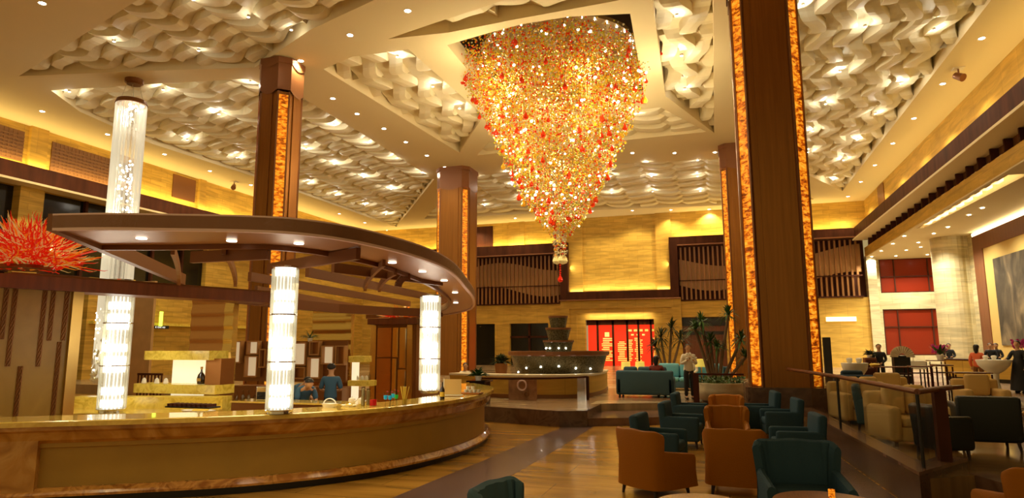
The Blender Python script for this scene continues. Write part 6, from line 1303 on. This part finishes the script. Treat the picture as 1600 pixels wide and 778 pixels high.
ED = [('chest', 'collar'), ('pelvis', 'hem'), ('pelvis', 'waist'), ('pelvis', 'spine'), ('spine', 'chest'), ('chest', 'neck'), ('neck', 'head0'), ('head0', 'head1'), ('head1', 'head2'), ('pelvis', 'hipL'), ('hipL', 'kneeL'), ('kneeL', 'ankL'), ('ankL', 'toeL'), ('pelvis', 'hipR'), ('hipR', 'kneeR'), ('kneeR', 'ankR'), ('ankR', 'toeR'),
      ('chest', 'shL'), ('shL', 'elL'), ('elL', 'wrL'), ('wrL', 'haL'), ('chest', 'shR'), ('shR', 'elR'), ('elR', 'wrR'), ('wrR', 'haR')]
def sub_skin(name, P, names, grow, extra=()):
    ns = [n for n in names]; idx = {n: i for i, n in enumerate(ns)}; e = [(idx[a], idx[b]) for a, b in ED if a in idx and b in idx] + [(idx[a], idx[b]) for a, b in extra]
    rad = []
    for n in ns: r = RAD[n]; g = grow.get(n, grow.get('*', .012)) if isinstance(grow, dict) else grow; rad.append((r[0] + g, r[1] + g) if isinstance(r, tuple) else r + g)
    return skin_mesh(name, [P[n] for n in ns], e, rad)
def person(label, loc, rz, h=1.68, pose=None, top='navy', bottom='suit', long_sleeve=True, skirt=False, bun=False, top_len=True, shoes='black', hair_long=False):
    t = thing('person', label, 'person', loc, None, rz); s = h / 1.72; P = {k: Vector(v) for k, v in STAND.items()}
    for k, v in (pose or {}).items(): P[k] = Vector(v)
    P = {k: v * s for k, v in P.items()}
    global RAD; old = RAD; RAD = {k: (tuple(x * s for x in v) if isinstance(v, tuple) else v * s) for k, v in old.items()}
    P['hem'] = P['pelvis'].lerp((P['kneeL'] + P['kneeR']) / 2, 0.18); P['waist'] = P['pelvis'].lerp(P['spine'], 0.6); P['collar'] = P['chest'].lerp(P['neck'], 0.75)
    names = [n for n in STAND if n not in ('hem', 'waist', 'collar')]; names.sort(key=lambda n: n != 'pelvis'); me = sub_skin('body', P, names, 0.0)
    bm = bmesh.new(); bm.from_mesh(me)
    fdir = (P['head1'] - (P['head0'] + P['head2']) / 2); up_ = (P['head2'] - P['head0']).normalized(); fwd = pose.get('look', None) if pose else None
    fwd = Vector(fwd).normalized() if fwd else Vector((0, -1, 0)); fwd = (fwd - up_ * fwd.dot(up_)).normalized(); side = up_.cross(fwd); hc_ = P['head1']
    extra = MB()
    extra.sphere(hc_ + up_ * .014 * s + fwd * -.004 * s, .087 * s, 18, 14, sx=.93, sz=1.28)                        # skull
    n_eye = len(extra.f)
    for k in (-1, 1): extra.sphere(hc_ + fwd * .077 * s + side * k * .031 * s + up_ * .016 * s, .011 * s, 8, 6, sx=1.3, sz=.7)
    n_eye2 = len(extra.f)
    extra.sphere(hc_ + fwd * .086 * s - up_ * .012 * s, .013 * s, 8, 6, sz=1.5)                                  # nose
    extra.sphere(hc_ + fwd * .078 * s - up_ * .042 * s, .020 * s, 8, 6, sx=1.3, sz=.4)                            # lips
    for k in (-1, 1): extra.sphere(hc_ + side * k * .083 * s - up_ * .004 * s, .018 * s, 8, 6, sz=1.5)          # ears
    for n_, k in (('L', 1), ('R', -1)):
        wr, ha = P['wr' + n_], P['ha' + n_]; d = (ha - wr).normalized(); sd_ = d.cross(Vector((0, 1, 0.3))).normalized(); nn = d.cross(sd_).normalized()
        for j in range(4):
            o = ha + sd_ * (j - 1.5) * .017 * s; L_ = (.070, .080, .074, .058)[j] * s; extra.tube([ha * 0.6 + o * 0.4, o + d * .02 * s, o + d * L_ * .55 + nn * .008 * s, o + d * L_ * .9 + nn * .026 * s], [.010 * s, .0095 * s, .0085 * s, .006 * s], 6)
        extra.tube([wr * .5 + ha * .5, ha + sd_ * .035 * s * k - d * .01 * s, ha + sd_ * .05 * s * k + d * .02 * s], [.011 * s, .010 * s, .008 * s], 6)
    tmp = bpy.data.meshes.new('x'); tmp.from_pydata([tuple(v) for v in extra.v], [], extra.f)
    for i_ in range(n_eye, n_eye2): tmp.polygons[i_].material_index = 1
    bm.from_mesh(tmp); bpy.data.meshes.remove(tmp)
    bmesh.ops.recalc_face_normals(bm, faces=bm.faces); bm.to_mesh(me); bm.free(); me.materials.clear(); me.materials.append(M['skin']); me.materials.append(M['hair'])
    def put(nm, me_, m):
        if nm != 'body': me_.materials.clear(); me_.materials.append(M[m])
        o = bpy.data.objects.new(nm, me_); col.objects.link(o); o.parent = t
        me_.polygons.foreach_set('use_smooth', [True] * len(me_.polygons)); return o
    put('body', me, 'skin')
    tn = ['spine', 'pelvis', 'hem', 'collar', 'chest', 'shL', 'elL', 'shR', 'elR'] + (['wrL', 'wrR'] if long_sleeve else []); tn = ['chest'] + [n for n in tn if n != 'chest']
    put('shirt', sub_skin('shirt', P, tn, {'*': .020 * s, 'chest': .030 * s, 'spine': .030 * s, 'shL': .026 * s, 'shR': .026 * s, 'pelvis': .028 * s, 'hem': .026 * s}), top)
    if skirt:
        b = MB(); zc = P['pelvis']; rings = [(P['spine'], .15), (P['pelvis'], .19), ((P['kneeL'] + P['kneeR']) / 2, .26), ((P['ankL'] + P['ankR']) / 2 + Vector((0, 0, .03)), .32)]
        b.tube([q for q, _ in rings], [r * s for _, r in rings], 18); b.build('skirt', bottom, t, True, True)
    else: put('trousers', sub_skin('trousers', P, ['pelvis', 'waist', 'hipL', 'kneeL', 'ankL', 'hipR', 'kneeR', 'ankR'], {'*': .014 * s, 'kneeL': .02 * s, 'kneeR': .02 * s, 'ankL': .024 * s, 'ankR': .024 * s}), bottom)
    for n_ in 'LR': a, c = P['ank' + n_], P['toe' + n_]; MB().tube([a + (a - c) * .25 - Vector((0, 0, .045 * s)), a - Vector((0, 0, .04 * s)), c, c + (c - a) * .15], [.03 * s, .045 * s, .042 * s, .02 * s], 10).build('shoe', shoes, t, True, True)
    b = MB(); c = hc_ - fwd * .012 * s + up_ * .030 * s; n, m = 14, 9; R3 = Matrix((side, fwd, up_)).transposed(); vs = []
    for i in range(m + 1):
        for j in range(n):
            a = 2 * PI * j / n; f = math.sin(a); e = PI / 2 - (PI * (0.25 + 0.42 * (0.5 - 0.5 * f)) ) * i / m; r = .103 * s; q = Vector((math.cos(a) * math.cos(e) * r, math.sin(a) * math.cos(e) * r, math.sin(e) * r * 1.02)); vs.append(R3 @ q + c)
    b.add(vs, [(i * n + j, i * n + (j + 1) % n, (i + 1) * n + (j + 1) % n, (i + 1) * n + j) for i in range(m) for j in range(n)])
    if bun: b.sphere(c - fwd * .10 * s + up_ * .03 * s, .045 * s, 10, 8)
    if hair_long: b.tube([c - fwd * .05 * s, c - fwd * .075 * s - up_ * .12 * s, c - fwd * .07 * s - up_ * .24 * s], [.085 * s, .08 * s, .04 * s], 10)
    b.build('hair', 'hair', t, True, True)
    RAD = old; return t
def floorp(px_, Y, base=0.0): return Vector((PY(px_, 600, Y).x, Y, base))
BEND = dict(spine=(0, -.06, 1.10), chest=(0, -.20, 1.22), neck=(0, -.32, 1.30), head0=(0, -.37, 1.33), head1=(0, -.43, 1.37), head2=(0, -.46, 1.44), shL=(.17, -.22, 1.26), shR=(-.17, -.22, 1.26), elL=(.22, -.28, 1.0), elR=(-.22, -.28, 1.0), wrL=(.12, -.48, .98), haL=(.08, -.54, .97), wrR=(-.12, -.48, .98), haR=(-.08, -.54, .97), look=(0, -.8, -.6))
WORK = dict(elL=(.24, -.02, 1.10), wrL=(.13, -.24, 1.06), haL=(.09, -.31, 1.06), elR=(-.24, -.02, 1.10), wrR=(-.13, -.24, 1.06), haR=(-.09, -.31, 1.06), look=(0, -1, -.35))
person('bartender with dark hair in a blue shirt bending forward beside the middle crystal column', floorp(474, 11.7), R_(52), 1.55, BEND, 'denim', 'suit', long_sleeve=False, bun=True)
person('bartender in a blue shirt half hidden behind the bending one', floorp(462, 12.6), R_(75), 1.52, {**BEND}, 'denim', 'suit', long_sleeve=False)
person('bartender in a blue shirt standing with back to the camera', floorp(517, 12.9), R_(205), 1.60, WORK, 'denim', 'suit', long_sleeve=False)
person('man in white shirt and dark trousers standing by the palm, holding white flowers', Vector((PY(1077, 600, 20.4).x, 20.4, UP)), R_(20), 1.62, {**WORK, 'wrL': (.10, -.20, 1.22), 'haL': (.06, -.25, 1.28), 'wrR': (-.10, -.20, 1.22), 'haR': (-.06, -.25, 1.28)}, 'shirt_white', 'suit')
SIT = dict(pelvis=(0, .05, .52), spine=(0, .10, .70), chest=(0, .08, .90), neck=(0, .05, 1.05), head0=(0, .03, 1.12), head1=(0, .015, 1.20), head2=(0, .03, 1.275), hipL=(.09, .0, .50), hipR=(-.09, 0, .50), kneeL=(.11, -.42, .50), kneeR=(-.11, -.42, .50), ankL=(.11, -.44, .09), ankR=(-.11, -.44, .09), toeL=(.11, -.58, .035), toeR=(-.11, -.58, .035),
           shL=(.17, .08, .98), shR=(-.17, .08, .98), elL=(.23, .02, .74), elR=(-.23, .02, .74), wrL=(.14, -.18, .66), haL=(.11, -.25, .64), wrR=(-.14, -.18, .66), haR=(-.11, -.25, .64))
person('person in a dark red top sitting on the dark teal sofa', Vector((-1.98, 21.0, UP)), R_(170), 1.66, SIT, 'maroon', 'suit', hair_long=True)
person('person in a white top sitting on the aqua sofa', Vector((-1.12, 24.55, UP)), R_(0), 1.62, SIT, 'shirt_white', 'suit')
person('person in a dark suit standing left of the fan display', Vector((PY(1375, 570, 27.5).x, 27.5, UP)), R_(-10), 1.60, {'wrL': (.06, -.16, .98), 'haL': (.0, -.19, .95), 'wrR': (-.06, -.16, .98), 'haR': (0, -.2, .93)}, 'suit', 'suit')
person('woman in a long black dress standing at the white cocktail table', Vector((PY(1577, 600, 26.0).x + 0.30, 25.9, UP)), R_(-50), 1.70, {'elR': (-.24, -.10, 1.14), 'wrR': (-.2, -.32, 1.10), 'haR': (-.19, -.40, 1.09)}, 'suit', 'suit', skirt=True, bun=True)
person('person in a coral coat standing left of the far cocktail table', Vector((PY(1529, 580, 26.9).x, 26.9, UP)), R_(150), 1.58, {}, 'coral', 'bronze_dark', hair_long=True)
for px_, Y, lab in ((1484, 36.2, 'receptionist in dark clothes at the left end of the desk'), (1549, 34.8, 'receptionist with dark hair behind the cocktail table'), (1558, 35.2, 'second receptionist in dark clothes left of the woman in black')):
    person(lab, Vector((PY(px_, 560, Y).x, Y, UP)), R_(-20), 1.62, WORK, 'suit', 'suit')
person('person in a white top sitting behind the black cabinet at the bar end', Vector((PY(727, 600, 21.6).x, 21.6, 0.15)), R_(30), 1.6, SIT, 'shirt_white', 'suit')
b = MB(); random.seed(44); P = Vector((PY(1077, 600, 20.4).x, 20.4, UP)) + Matrix.Rotation(R_(20), 3, 'Z') @ Vector((0, -.30, 1.24))
for k in range(24):
    c = P + Vector((random.uniform(-.14, .14), random.uniform(-.04, .04), random.uniform(-.05, .14)))
    b.sphere(c, 0.026, 6, 4)
b.tube([P - Vector((0, 0, 0.12)), P], 0.02, 6)
tag(b.build('flower_bunch', 'white_cloth'), 'bunch of small white flowers held by the man in white', 'flowers')
